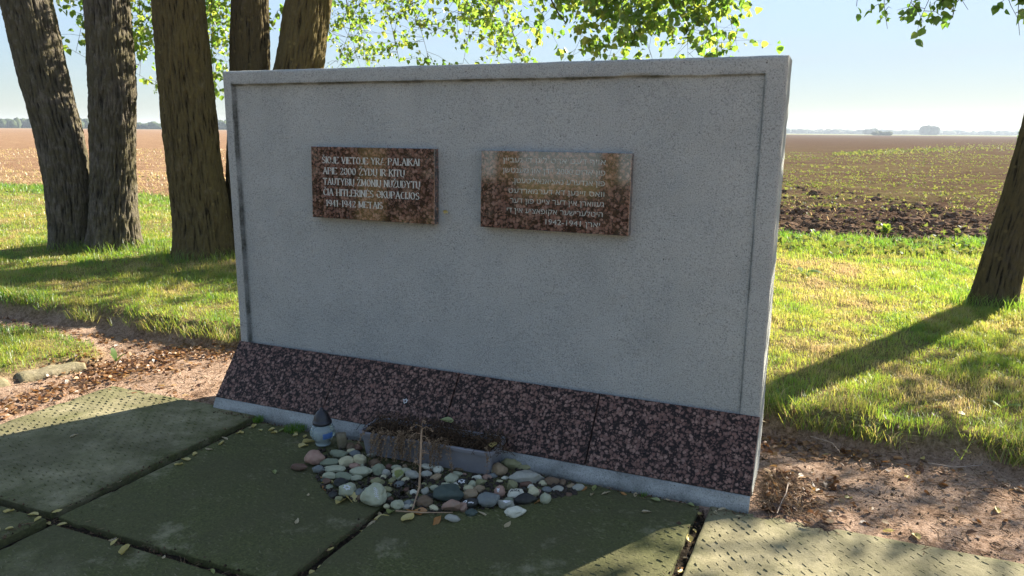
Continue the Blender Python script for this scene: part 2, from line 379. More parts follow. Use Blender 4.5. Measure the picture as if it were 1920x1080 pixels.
def make_tread(x0, x1, y0, y1, hz, moss, skew, wear, turn=-14):
    # raised oblong tread marks cast into the slab: staggered rows, one low wedge each
    px_, py_ = .050, .031
    P = []
    for j, yy in enumerate(np.arange(y0+.035, y1-.03, py_)):
        for xx in np.arange(x0+.03+(j % 2)*px_/2, x1-.03, px_): P.append((xx, yy, j % 2))
    P = np.array(P); P = P[RNG.random(len(P)) > wear*.35]
    n = len(P); cx = P[:, 0]+RNG.normal(0, .0015, n); cy = P[:, 1]+RNG.normal(0, .0015, n)
    ang = R(turn)+RNG.normal(0, .14, n)
    hl = .0175*RNG.uniform(.75, 1.1, n); hw = .0034*RNG.uniform(.8, 1.2, n)
    hh = (.0054-.0026*wear)*RNG.uniform(.3, 1.15, n)*np.clip(.9+.9*fbm(cx*4, cy*4, 6.2, 2), .25, 1.2)
    c_, s_ = np.cos(ang), np.sin(ang)
    prof = np.array([(-1, 0, 0), (0, -1.1, 0), (1, 0, 0), (0, 1.1, 0), (-.55, .15, 1), (.55, .15, 1)])
    lx = prof[None, :, 0]*hl[:, None]; ly = prof[None, :, 1]*hw[:, None]+prof[None, :, 0]**2*.0022
    vx = cx[:, None]+lx*c_[:, None]-ly*s_[:, None]; vy = cy[:, None]+lx*s_[:, None]+ly*c_[:, None]
    vz = hz(vx, vy)+np.where(prof[None, :, 2] > 0, hh[:, None], -.0025)
    V = np.stack([vx+skew*(vy-y1), vy, vz], -1).reshape(-1, 3)
    b = np.arange(n)[:, None]*6
    T = np.concatenate([(b+np.array([t])) for t in ((0, 1, 4), (1, 5, 4), (1, 2, 5), (2, 3, 5), (3, 4, 5), (3, 0, 4))])
    return np_mesh('tread_marks', V, tris=T, attrs={'moss': np.full(n*6, moss+.20 if moss < .6 else moss-.30)})
mossv = {(0, 0): .44, (1, 0): .92, (2, 0): .95, (3, 0): .22, (0, 1): .65, (1, 1): .75, (2, 1): .75, (3, 1): .35}
SLABZ = {}
for r in range(5):
    for c_ in range(4):
        x0, x1 = colx[c_]+.021, colx[c_+1]-.021; y1, y0 = rowy[r]-.021, rowy[r+1]+.021
        if r == 0: y1 = .045 if c_ == 0 else (.015 if c_ == 3 else -.02)
        ms = mossv.get((c_, r), .5)
        z0 = {(0, 0): .006, (1, 0): -.004, (2, 0): 0., (3, 0): .004}.get((c_, r), RNG.normal(0, .004))
        tilt = (RNG.normal(0, .003), RNG.normal(0, .003))
        me, hz = make_slab(x0, x1, y0, y1, z0, tilt, ms, .03, r < 3)
        so_ = link('paving_slab', me, MAT['paving'], pav)
        SLABZ[(c_, r)] = (x0, x1, y0, y1, hz)
        if r < 3:
            t_ = link('tread_marks', make_tread(x0, x1, y0, y1, hz, ms, .03, {(1, 0): .6, (2, 0): .5, (3, 0): .75}.get((c_, r), .25), -48 if c_ == 3 else -14), MAT['paving'], so_)
            tag(t_, kind='stuff')
def zslab(x, y):
    px, py = wall_xy(x, y)
    for (x0, x1, y0, y1, hz) in SLABZ.values():
        if x0 <= px <= x1 and y0 <= py <= y1: return float(hz(px, py))
    if PAVX0 < px < PAVX1 and PAVY0 < py < PAVY1: return -.022
    return float(zground(x, y))

# broken concrete kerb beside the left slab
k = M('kerb_concrete'); pos = k.n('NewGeometry').outputs['Position']; f = k.noise(pos, 30, 6, .7); f2 = k.noise(pos, 5, 4)
MAT['kerb'] = k.done(k.pbr(k.mix(f2, k.ramp(f, [(.3, (.16, .13, .09)), (.7, (.36, .31, .23))]), (.14, .13, .06)), .95, k.bump(f, .012), .1))
def rough_block(lx, ly, lz, seed, amp=.012, step=.03, rnd=.02):
    nx_, ny_, nz_ = [max(3, int(q/step)) for q in (lx, ly, lz)]
    V = []; Q = []; idx = {}
    def vid(i, j, kk):
        if (i, j, kk) not in idx:
            p = np.array([i/nx_*lx-lx/2, j/ny_*ly-ly/2, kk/nz_*lz-lz/2]); h = np.array([lx, ly, lz])/2-rnd
            c0 = np.clip(p, -h, h); d = p-c0; l = np.linalg.norm(d)
            if l > 1e-6: p = c0+d/l*rnd
            p = p+amp*np.array([float(fbm(p[0]*9+seed, p[1]*9, p[2]*9+q*7, 3)) for q in range(3)])
            idx[(i, j, kk)] = len(V); V.append(p)
        return idx[(i, j, kk)]
    for i in range(nx_):
        for j in range(ny_):
            Q.append([vid(i,j,nz_), vid(i+1,j,nz_), vid(i+1,j+1,nz_), vid(i,j+1,nz_)]); Q.append([vid(i,j+1,0), vid(i+1,j+1,0), vid(i+1,j,0), vid(i,j,0)])
    for i in range(nx_):
        for kk in range(nz_):
            Q.append([vid(i,0,kk), vid(i+1,0,kk), vid(i+1,0,kk+1), vid(i,0,kk+1)]); Q.append([vid(i,ny_,kk+1), vid(i+1,ny_,kk+1), vid(i+1,ny_,kk), vid(i,ny_,kk)])
    for j in range(ny_):
        for kk in range(nz_):
            Q.append([vid(0,j,kk+1), vid(0,j+1,kk+1), vid(0,j+1,kk), vid(0,j,kk)]); Q.append([vid(nx_,j,kk), vid(nx_,j+1,kk), vid(nx_,j+1,kk+1), vid(nx_,j,kk+1)])
    return np.array(V), np.array(Q)
kerb = tag(empty('kerb', wall_w(-4.32, .1), -YAW), kind='structure')
def kerb_piece(p0, p1, wdt, hgt, seed, zc=.02):
    p0, p1 = np.array(p0), np.array(p1); L = np.linalg.norm(p1-p0); c0 = (p0+p1)/2
    V, Q = rough_block(L, wdt, hgt, seed)
    o = link('kerb_stone', np_mesh('kerb_stone', V, Q, smooth=True), MAT['kerb'], kerb)
    wx, wy = wall_xy(c0[0], c0[1]); kx, ky = wall_xy(kerb.location[0], kerb.location[1])
    o.location = (wx-kx, wy-ky, zc); o.rotation_euler = (0, RNG.normal(0, .02), math.atan2(p1[1]-p0[1], p1[0]-p0[0])+YAW)
kerb_piece((-3.70, 3.98), (-3.22, 4.55), .15, .20, 1, -.080); kerb_piece((-3.19, 4.60), (-2.93, 4.90), .15, .20, 5, -.072)
kerb_piece((-4.25, 3.25), (-3.73, 3.94), .15, .20, 9, -.082)

# ------------------------------------------------------------------ memorial wall
k = M('grey_render'); v = k.co()
b1 = k.noise(v, 170, 4, .75); b2 = k.noise(v, 3, 5, .6); b3 = k.noise(v, 60, 3, .6)
base = k.ramp(b2, [(.28, (.345, .365, .345)), (.72, (.435, .45, .42))])
base = k.mix(k.ramp(b1, [(.34, .75), (.48, 0)]), base, (.105, .108, .105))
base = k.mix(k.ramp(b1, [(.55, 0), (.70, .45)]), base, (.66, .665, .655))
vo = k.n('TexVoronoi', {'Vector': v, 'Scale': 21.0, 'Randomness': 1.0}).outputs['Distance']
hole = k.math('MULTIPLY', k.ramp(vo, [(.045, 1), (.075, 0)]), k.ramp(k.noise(v, 8, 2), [(.52, 0), (.58, 1)]))
base = k.mix(hole, base, (.05, .05, .05))
# groove shade and olive grime painted dark per vertex; grime on the plinth too
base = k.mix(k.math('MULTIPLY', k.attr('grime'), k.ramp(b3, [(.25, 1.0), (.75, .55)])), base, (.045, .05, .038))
# rain streaks from the coping
stv = k.scale(v, (9, 9, .55)); stn = k.noise(stv, 1.0, 5, .65)
zsep = k.n('SeparateXYZ', {'Vector': v}).outputs[2]
stm = k.math('MULTIPLY', k.ramp(stn, [(.48, 0), (.72, .22)]), k.ramp(k.math('DIVIDE', zsep, 1.95), [(.35, 0), (1, 1)]))
base = k.mix(stm, base, (.24, .245, .24))
MAT['wall'] = k.done(k.pbr(base, .95, k.bump(k.math('SUBTRACT', k.math('ADD', b1, k.math('MULTIPLY', b3, .4)), hole), .007, .9), .15))

k = M('red_granite'); v = k.co(); dv = k.n('TexNoise', {'Vector': v, 'Scale': 45.0, 'Detail': 3.0}).outputs['Color']
vv = k.n('VectorMath', {0: v, 1: k.n('VectorMath', {0: dv, 'Scale': .016}, operation='SCALE').outputs[0]}, operation='ADD').outputs[0]
V1 = k.n('TexVoronoi', {'Vector': vv, 'Scale': 62.0}); V2 = k.n('TexVoronoi', {'Vector': vv, 'Scale': 120.0}); V3 = k.n('TexVoronoi', {'Vector': vv, 'Scale': 118.0})
cell = k.n('SeparateColor', {'Color': V1.outputs['Color']}).outputs[0]; cell3 = k.n('SeparateColor', {'Color': V3.outputs['Color']}).outputs[1]
big = k.noise(v, 9, 3, .6)
g1 = k.math('MULTIPLY', k.ramp(V1.outputs['Distance'], [(.25, 1), (.50, .7), (.64, 0)]), k.ramp(k.math('ADD', k.math('MULTIPLY', cell, .6), k.math('MULTIPLY', big, .5)), [(.42, 0), (.50, 1)]))
g3 = k.math('MULTIPLY', k.ramp(V3.outputs['Distance'], [(.30, 1), (.6, 0)]), k.ramp(cell3, [(.55, 0), (.60, .8)]))
fac = k.math('MAXIMUM', g1, g3)
pink = k.ramp(cell, [(.0, (.12, .058, .041)), (.35, (.24, .125, .090)), (.6, (.14, .070, .050)), (.8, (.33, .205, .155)), (1, (.19, .095, .066))])
pink = k.mix(k.ramp(V2.outputs['Distance'], [(.25, 0), (.6, .55)]), pink, (.13, .085, .075))
dark = k.ramp(k.noise(v, 90, 3), [(.35, (.008, .006, .005)), (.7, (.032, .020, .015))])
gc = k.mix(fac, dark, pink)
gc = k.mix(k.ramp(k.noise(v, 210, 2), [(.70, 0), (.78, .5)]), gc, (.42, .33, .30))
grime = k.noise(v, 2.4, 4)  # patchy noise, here it only varies the granite roughness
MAT['granite'] = k.done(k.pbr(gc, k.ramp(grime, [(.3, .30), (.7, .5)]), None, .16))
MAT['plaque'] = k.m.copy(); MAT['plaque'].name = 'polished_granite'
for nd in MAT['plaque'].node_tree.nodes:
    if nd.type == 'BSDF_PRINCIPLED':
        for l in list(nd.inputs['Roughness'].links): MAT['plaque'].node_tree.links.remove(l)
        nd.inputs['Roughness'].default_value = .05; nd.inputs['Specular IOR Level'].default_value = .5; nd.inputs['IOR'].default_value = 1.95
        nd.inputs['Coat Weight'].default_value = .6; nd.inputs['Coat Roughness'].default_value = .08

mem = tag(empty('memorial_wall', wall_w(0, 0, 0), -YAW),
          'large grey rendered concrete memorial wall on a sloping red granite foot', 'memorial')
# body: front as a height field with a recessed panel, then sides, top and back
x0, x1, z0, z1 = -WL, 0.0, -.08, WH
BL_, BT_, BR_ = .062, .072, .085                     # border widths
REC = .024
def uniq(a): return np.unique(np.round(np.concatenate(a), 5))
xs = uniq([np.arange(x0+.02, x1-.015, .016), [x0, x0+.003, x0+.007, x0+.013, x1-.013, x1-.007, x1-.003, x1, x0+BL_-.003, x0+BL_, x0+BL_+.004, x0+BL_+.008, x1-BR_+.003, x1-BR_, x1-BR_-.004, x1-BR_-.008]])
zs = uniq([np.arange(z0, z1-.02, .016), [z1, z1-.003, z1-.007, z1-.014, z1-BT_+.003, z1-BT_, z1-BT_-.004, z1-BT_-.008]])
XX, ZZ = np.meshgrid(xs, zs)
wob = .003*fbm(XX*4, ZZ*4, 1.1, 2)
inr = sstep(0, .0035, np.minimum(np.minimum(XX+wob-(x0+BL_), (x1-BR_)-XX-wob), (z1-BT_)-ZZ-wob))
ed = np.minimum(np.minimum(XX-x0, x1-XX), z1-ZZ); rr = .013
rnd_ = np.where(ed < rr, rr-np.sqrt(np.maximum(rr**2-(rr-ed)**2, 0)), 0)
jit = .0016*fbm(XX*38, ZZ*38, 2.5, 2)+.002*fbm(XX*6, ZZ*6, 7.5, 2)
slope = .004*np.clip((XX-x0)/WL, 0, 1)
YY = WS+inr*REC*(1-.55*sstep(-1.2, 0, XX))+rnd_+jit*(ed > .004)
XJ = XX+np.where((XX == x0) | (XX == x1), .0015*fbm(XX*3, ZZ*22, 4.5, 3), 0); ZJ = ZZ+np.where(ZZ == z1, .0015*fbm(XX*18, 3.3, 4.5, 3), 0)
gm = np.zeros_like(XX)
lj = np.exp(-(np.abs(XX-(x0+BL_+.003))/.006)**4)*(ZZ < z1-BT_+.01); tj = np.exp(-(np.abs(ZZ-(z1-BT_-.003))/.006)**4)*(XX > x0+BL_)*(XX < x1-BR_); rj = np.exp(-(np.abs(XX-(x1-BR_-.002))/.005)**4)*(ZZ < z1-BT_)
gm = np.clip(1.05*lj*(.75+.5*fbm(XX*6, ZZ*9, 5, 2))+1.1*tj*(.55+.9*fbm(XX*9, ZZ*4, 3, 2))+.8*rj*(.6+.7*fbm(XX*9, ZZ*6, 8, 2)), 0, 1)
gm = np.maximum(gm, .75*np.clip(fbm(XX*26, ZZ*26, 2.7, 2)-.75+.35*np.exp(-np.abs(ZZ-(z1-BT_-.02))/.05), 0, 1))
mb = MB(); nn, mm = len(xs), len(zs)
i2 = (np.arange(mm-1)[:, None]*nn+np.arange(nn-1)[None]).ravel()
mb.add(np.stack([XJ, YY, ZJ], -1), np.stack([i2, i2+1, i2+nn+1, i2+nn], -1), grime=gm.ravel())
def strip(front, depth_pts, rnd_dir):
    nd = len(depth_pts); n = len(front)
    V = np.zeros((nd, n, 3))
    for a_, (dy, off) in enumerate(depth_pts):
        V[a_] = front; V[a_, :, 1] = front[:, 1]*(dy == 0)+(WS+rr+dy)*(dy != 0)
        V[a_] += np.array(rnd_dir)*off
        if dy != 0: V[a_] += (np.array(rnd_dir)*.0012)[None]*fbm(front[:, 0]*30+dy*40, front[:, 2]*30, dy*30, 2)[:, None]
    a = (np.arange(nd-1)[:, None]*n+np.arange(n-1)[None]).ravel()
    return V.reshape(-1, 3), np.stack([a, a+1, a+n+1, a+n], -1)
F = np.stack([XJ, YY, ZJ], -1)
dp = [(0, 0), (.012, 0), (.05, 0), (.1, 0), (.15, 0), (.2, 0), (WTH-rr-.012, 0), (WTH-rr, -.012)]
for fr, dr, flip in ((F[:, -1], (1, 0, 0), True), (F[:, 0], (-1, 0, 0), False), (F[-1], (0, 0, 1), True)):
    V, Q = strip(fr, dp, dr); mb.add(V, Q if flip else Q[:, ::-1], grime=0.0)
yb = WS+WTH
mb.add([(x0+.012, yb, z0), (x1-.012, yb, z0), (x1-.012, yb, z1-.012), (x0+.012, yb, z1-.012)], [(3, 2, 1, 0)], grime=0.0)
body = link('concrete_body', mb.mesh('concrete_body', True), MAT['wall'], mem)
# concrete footing under the granite: front lip leaning, sloping top, ends
gt = .030                                             # granite thickness
fy0, fy1 = WWP, WS-.002
sl_ = np.array([fy1-fy0, WG-WPL]); sl_n = sl_/np.linalg.norm(sl_); nrm = np.array([-sl_n[1], sl_n[0]])   # outward normal of the slope (y,z)
xs = uniq([np.arange(x0, x1, .02), [x1]]); 
prof = [(-.004, -.08), (0.0, 0.0), (fy0*.5, WPL*.5), (fy0-.004, WPL-.006), (fy0+.010, WPL-.001)]
q0 = np.array([fy0, WPL])-nrm*gt*1.0+sl_n*.012; q1 = np.array([fy1, WG])-nrm*gt-sl_n*.012
prof += [tuple(q0), tuple(q1), (fy1-.002, WG-.06), (fy1-.002, -.08)]
P = np.array(prof); mb = MB(); XF = np.repeat(xs[None], len(P), 0)
VF = np.stack([XF, np.repeat(P[:, :1], len(xs), 1), np.repeat(P[:, 1:], len(xs), 1)], -1)
jj = .0025*fbm(VF[..., 0]*24, VF[..., 1]*60, VF[..., 2]*60, 3); VF[1:5, :, 1] += jj[1:5]; VF[3, :, 2] += .003*fbm(xs*15, 1.1, 2.2, 3)
a = (np.arange(len(P)-1)[:, None]*len(xs)+np.arange(len(xs)-1)[None]).ravel(); n_ = len(xs)
mb.add(VF, np.stack([a, a+1, a+n_+1, a+n_], -1), grime=(np.clip(.28+.55*fbm(VF[..., 0]*6, VF[..., 2]*16, 1.5, 3)+.5*sstep(.035, 0, VF[..., 2]), 0, .85)*(VF[..., 2] < WPL)).ravel())
for xe, rev in ((0, False), (len(xs)-1, True)):
    pts = VF[:, xe]; c0 = pts.mean(0)
    tr = [(i, i+1, len(pts)) if rev else (i+1, i, len(pts)) for i in range(len(pts)-1)]
    mb.add(np.r_[pts, c0[None]], t=tr, grime=0.0)
link('footing', mb.mesh('footing', False), MAT['wall'], mem)
# four granite slabs on the slope
def granite_slab(xa, xb, dz):
    o0 = np.array([fy0, WPL]); L = np.linalg.norm(sl_); out = []
    b_ = .002
    mb = MB()
    def P3(x, s, h): yz = o0+sl_n*s+nrm*(h-gt); return (x, yz[0], yz[1])
    s0, s1 = .002, L-.004
    ring0 = [(xa, s0), (xb, s0), (xb, s1), (xa, s1)]; ring1 = [(xa+b_, s0+b_), (xb-b_, s0+b_), (xb-b_, s1-b_), (xa+b_, s1-b_)]
    v = [P3(x, s, 0) for x, s in ring0]+[P3(x, s, gt-b_+dz) for x, s in ring0]+[P3(x, s, gt+dz) for x, s in ring1]
    q = [(3, 2, 1, 0), (8, 9, 10, 11)]
    for i in range(4):
        j = (i+1) % 4; q += [(i, j, 4+j, 4+i), (4+i, 4+j, 8+j, 8+i)]
    mb.add(v, q); return link('granite_slab', mb.mesh('granite_slab'), MAT['granite'], mem)
def slope_x(u, v):                                    # pixel -> x along the granite slope
    d = ray(u, v); o = np.array([0, 0, CAMH]); pp = wall_w(0, fy0, WPL); e1 = np.array([EX[0], EX[1], 0]); e2 = np.array([EN[0]*sl_n[0], EN[1]*sl_n[0], sl_n[1]])
    nn_ = np.cross(e1, e2); t = np.dot(pp-o, nn_)/np.dot(d, nn_); p = o+d*t; return float(wall_xy(p[0], p[1])[0]), p
js = [x0-.004]+[(slope_x(*a)[0]+slope_x(*b)[0])/2 for a, b in (((640, 668), (606, 765)), ((862, 698), (838, 778)), ((1122, 742), (1100, 866)))]+[x1+.004]
for i in range(4): granite_slab(js[i]+.003, js[i+1]-.003, (0, .0012, -.0008, .0006)[i])

k = M('white_paint'); v = k.co(); f = k.noise(v, 90, 3)
MAT['white'] = k.done(k.pbr(k.ramp(f, [(.3, (.42, .42, .40)), (.6, (.68, .68, .66))]), .7))
MAT['black_ink'] = simple('black_ink', (.02, .02, .02), .6)
STAR = [[(0, 1), (.866, -.5), (-.866, -.5), (0, 1)], [(0, -1), (.866, .5), (-.866, .5), (0, -1)]]
def ribbon(polys, wdt):
    V = []; Q = []
    for pl in polys:
        pl = np.array(pl, float)
        for a, b in zip(pl[:-1], pl[1:]):
            n = max(1, int(np.linalg.norm(b-a)/.003)); d = (b-a)/(np.linalg.norm(b-a)+1e-9); nr = np.array([-d[1], d[0]])*wdt/2
            for i in range(n):
                p, q = a+(b-a)*i/n, a+(b-a)*(i+1)/n; bI = len(V)
                V += [p-nr, q-nr, q+nr, p+nr]; Q.append((bI, bI+1, bI+2, bI+3))
    return np.array(V), np.array(Q)
# little chalked star on the granite
_, pst = slope_x(760, 752)
sv, sq = ribbon([[(a*.013+.0015*RNG.normal(), b*.014) for a, b in p] for p in STAR], .0026)
lx_, ly_ = wall_xy(pst[0], pst[1]); s_at = (np.array([ly_, pst[2]])-np.array([fy0, WPL])) @ sl_n
yz = np.array([fy0, WPL])[None]+(s_at+sv[:, 1:2])*sl_n[None]+nrm[None]*.0022
link('star_mark', np_mesh('star_mark', np.c_[lx_+sv[:, 0], yz], sq), MAT['white'], mem)

# ------------------------------------------------------------------ plaques with lettering
def arc(cx, cy, rx, ry, a0, a1, n=9):
    t = np.radians(np.linspace(a0, a1, n)); return [(cx+rx*math.cos(q), cy+ry*math.sin(q)) for q in t]
def cup(wd): return [(0, 1), (0, .3)]+arc(wd/2, .3, wd/2, .3, 180, 360)+[(wd, 1)]
GL = {   # width, strokes
 'I': (.0, [[(0, 0), (0, 1)]]), 'E': (.46, [[(0, 0), (0, 1)], [(0, 1), (.46, 1), (.46, .86)], [(0, .52), (.36, .52)], [(0, 0), (.46, 0), (.46, .14)]]),
 'T': (.56, [[(.28, 0), (.28, 1)], [(0, .86), (0, 1), (.56, 1), (.56, .86)]]), 'L': (.44, [[(0, 1), (0, 0)], [(0, 0), (.44, 0), (.44, .15)]]),
 'P': (.48, [[(0, 0), (0, 1)], [(0, 1), (.22, 1)]+arc(.22, .74, .26, .26, 90, -90)+[(0, .48)]]),
 'R': (.52, [[(0, 0), (0, 1)], [(0, 1), (.22, 1)]+arc(.22, .75, .25, .25, 90, -90)+[(0, .5)], [(.2, .5), (.52, 0)]]),
 'B': (.50, [[(0, 0), (0, 1)], [(0, 1), (.2, 1)]+arc(.2, .77, .24, .23, 90, -90)+[(0, .54)], [(.2, .54)]+arc(.22, .27, .28, .27, 90, -90)+[(0, 0)]]),
 'D': (.54, [[(0, 0), (0, 1)], [(0, 1), (.18, 1)]+arc(.18, .5, .36, .5, 90, -90, 13)+[(0, 0)]]),
 'O': (.56, [arc(.28, .5, .28, .5, 90, 450, 19)]), 'C': (.50, [arc(.28, .5, .28, .5, 48, 312, 15)]), '0': (.46, [arc(.23, .5, .23, .5, 90, 450, 19)]),
 'S': (.44, [arc(.22, .76, .21, .24, 30, 250, 9)+arc(.22, .26, .22, .26, 70, -150, 9)]),
 'U': (.5, [cup(.5)]), 'J': (.34, [[(.34, 1), (.34, .24)]+arc(.17, .22, .17, .22, 0, -170, 7)]),
 'K': (.54, [[(0, 0), (0, 1)], [(.5, 1), (.04, .45)], [(.16, .6), (.54, 0)]]), 'A': (.6, [[(0, 0), (.3, 1)], [(.3, 1), (.6, 0)], [(.12, .34), (.48, .34)]]),
 'V': (.58, [[(0, 1), (.29, 0)], [(.29, 0), (.58, 1)]]), 'Y': (.58, [[(0, 1), (.29, .48)], [(.58, 1), (.29, .48)], [(.29, .48), (.29, 0)]]),
 'M': (.7, [[(.03, 0), (.03, 1)], [(.03, 1), (.35, .1)], [(.35, .1), (.67, 1)], [(.67, 1), (.67, 0)]]), 'N': (.56, [[(.02, 0), (.02, 1)], [(.02, 1), (.54, 0)], [(.54, 0), (.54, 1)]]),
 'H': (.54, [[(0, 0), (0, 1)], [(.54, 0), (.54, 1)], [(0, .5), (.54, .5)]]), 'Z': (.5, [[(.03, .86), (.03, 1), (.5, 1)], [(.5, 1), (0, 0)], [(0, 0), (.5, 0), (.5, .14)]]),
 '1': (.2, [[(.12, 0), (.12, 1)], [(0, .8), (.12, 1)]]), '2': (.44, [arc(.22, .75, .21, .25, 170, -30, 9)+[(.0, .0)], [(0, 0), (.44, 0), (.44, .14)]]),
 '4': (.48, [[(.36, 0), (.36, 1)], [(.36, 1), (0, .3)], [(0, .3), (.48, .3)]]), '9': (.44, [arc(.22, .68, .22, .32, 0, 360, 15), [(.44, .68)]+arc(.2, .4, .24, .4, 20, -100, 7)]),
 '-': (.3, [[(0, .42), (.3, .42)]])}
ACC = {'Š': ('S', 'v'), 'Ž': ('Z', 'v'), 'Č': ('C', 'v'), 'Ų': ('U', 'o'), 'Ė': ('E', '.')}
def nib(dx, dy):
    a = abs(math.atan2(dy, dx)) ; s = abs(math.sin(a))
    if dx*dy > 0: return .055+.05*s*s if abs(dx) > .15*abs(dy) else .165
    return .05+.115*s**1.5
def letter_mesh(text, height, width, rng):
    V = []; Q = []; x = 0.0
    def seg(p, q, wd):
        p, q = np.array(p), np.array(q); d = q-p; l = np.linalg.norm(d)
        if l < 1e-6: return
        d /= l; nr = np.array([-d[1], d[0]])*wd/2; e = d*.012; b = len(V)
        V.extend([p-nr-e, q-nr+e, q+nr+e, p+nr-e]); Q.append((b, b+1, b+2, b+3))
    for ch in text:
        if ch == ' ': x += .42; continue
        g, ac = ACC.get(ch, (ch, None)); wd, st = GL[g]
        x += .09
        for s in st:
            for p, q in zip(s[:-1], s[1:]):
                if rng.random() < (.004 if abs(p[0]-q[0])+abs(p[1]-q[1]) > .4 else .02): continue                # worn paint
                seg((x+p[0], p[1]), (x+q[0], q[1]), nib(q[0]-p[0], q[1]-p[1]))
            if len(s) == 2 and abs(s[0][1]-s[1][1]) > .5 and g not in 'Z':
                for e in s:
                    if e[1] in (0, 1): seg((x+e[0]-.13, e[1]), (x+e[0]+.13, e[1]), .05)
        if ac == 'v': seg((x+wd/2-.14, 1.30), (x+wd/2, 1.14), .08); seg((x+wd/2, 1.14), (x+wd/2+.14, 1.30), .06)
        if ac == '.': seg((x+wd/2-.05, 1.20), (x+wd/2+.06, 1.20), .12)
        if ac == 'o': seg((x+wd*.8, 0), (x+wd*.72, -.14), .07); seg((x+wd*.72, -.14), (x+wd*.95, -.2), .06)
        x += wd+.13
    V = np.array(V); V[:, 0] *= width/x; V[:, 1] *= height
    return V, np.array(Q)
MAT['letters_dim'] = simple('faded_letter_paint', (.36, .38, .34), .6, .5, 90)
MAT['letters'] = simple('letter_paint', (.48, .50, .46), .6, .35, 160)
def plaque(name, label, corners, depth, lines, hebrew):
    yb = WS+REC*.8
    pts = [onwall(u, v, yb-depth) for u, v in corners]      # TL TR BR BL
    xl = (pts[0][0]+pts[3][0])/2; xr = (pts[1][0]+pts[2][0])/2; zt = (pts[0][1]+pts[1][1])/2; zb_ = (pts[2][1]+pts[3][1])/2
    Wd, Ht = xr-xl, zt-zb_
    o = empty(name, wall_w(xl, yb-depth, zb_), -YAW); o.rotation_euler = (R(-1.9), 0, -YAW)
    # granite tablet
    b_ = .002; mb = MB()
    r0 = [(0, 0), (Wd, 0), (Wd, Ht), (0, Ht)]; r1 = [(b_, b_), (Wd-b_, b_), (Wd-b_, Ht-b_), (b_, Ht-b_)]
    v = [(x, depth-.004, z) for x, z in r0]+[(x, b_, z) for x, z in r0]+[(x, 0, z) for x, z in r1]
    q = [(3, 2, 1, 0)[::-1], (8, 9, 10, 11)]
    for i in range(4):
        j = (i+1) % 4; q += [(i, j, 4+j, 4+i), (4+i, 4+j, 8+j, 8+i)]
    mb.add(v, q); link('granite_tablet', mb.mesh('granite_tablet'), MAT['plaque'], o)
    rng = np.random.default_rng(5)
    for (txt, fx0, fx1, fy, fh) in lines:
        wd, ht = (fx1-fx0)*Wd, fh*Ht
        if hebrew:
            cu = bpy.data.curves.new('txt', 'FONT'); cu.body = txt; cu.fill_mode = 'NONE'; cu.resolution_u = 4
            to = bpy.data.objects.new('txt', cu); C.objects.link(to); bpy.context.view_layer.update()
            dg = bpy.context.evaluated_depsgraph_get(); ol = bpy.data.meshes.new_from_object(to.evaluated_get(dg)); bpy.data.objects.remove(to)
            pv = [Vector((q_.co.x, q_.co.y)) for q_ in ol.vertices]; pe = [tuple(e_.vertices) for e_ in ol.edges]; bpy.data.meshes.remove(ol)
            nxt = {}
            for a_, b_ in pe:
                a_, b_ = (a_, b_) if (b_ == a_+1) else ((b_, a_) if a_ == b_+1 else ((a_, b_) if a_ > b_ else (b_, a_)))
                nxt[a_] = b_
            seg_ = np.array([(pv[i_].x, pv[i_].y, pv[j_].x, pv[j_].y) for i_, j_ in nxt.items()])
            cv, _, cf, *_r = delaunay_2d_cdt(pv, pe, [], 0, 1e-6)
            co = np.array([(q_.x, q_.y, 0) for q_ in cv]); ft = []
            for f_ in cf:
                cx_, cy_ = co[list(f_), 0].mean(), co[list(f_), 1].mean()
                x1_, y1_, x2_, y2_ = seg_.T; cr = (x2_-x1_)*(cy_-y1_)-(cx_-x1_)*(y2_-y1_)
                wn = np.sum((y1_ <= cy_) & (y2_ > cy_) & (cr > 0).astype(bool))-np.sum((y1_ > cy_) & (y2_ <= cy_) & (cr < 0))
                if wn != 0: ft.append(f_[:3])
            mn, mx = co.min(0), co.max(0)
            nx2 = (co[:, 0]-mn[0])/(mx[0]-mn[0])*wd; nz2 = co[:, 1]*(ht/.62)
            V = np.c_[fx0*Wd+nx2, np.full(len(co), -.0007), (1-fy)*Ht-ht/2+nz2]
            link('lettering', np_mesh('lettering', V, tris=ft), MAT['letters_dim'], o)
        else:
            V2, Q2 = letter_mesh(txt, ht, wd, rng)
            off = -.0006-.00012*(np.arange(len(V2))//4 % 5)
            link('lettering', np_mesh('lettering', np.c_[fx0*Wd+V2[:, 0], off, (1-fy)*Ht-ht/2+V2[:, 1]], Q2), MAT['letters'], o)
    return tag(o, label, 'plaque', 'granite plaques on the memorial wall'), Wd, Ht
PL1, w1_, h1_ = plaque('memorial_plaque', 'red granite plaque with Lithuanian inscription on the grey wall',
    [(581, 273), (812, 280), (814, 422), (585, 406)], .050,
    [('ŠIOJE VIETOJE YRA PALAIKAI', .095, .89, .185, .088), ('APIE 2000 ŽYDŲ IR KITŲ', .10, .775, .335, .09), ('TAUTYBIŲ ŽMONIŲ NUŽUDYTŲ', .10, .895, .482, .09),
     ('ČIA HITLERINĖS OKUPACIJOS', .10, .89, .632, .09), ('1941-1942 METAIS', .12, .60, .785, .085)], False)
rev = lambda s: ' '.join(w_ if any(c.isdigit() for c in w_) else w_[::-1] for w_ in s.split(' ')[::-1])
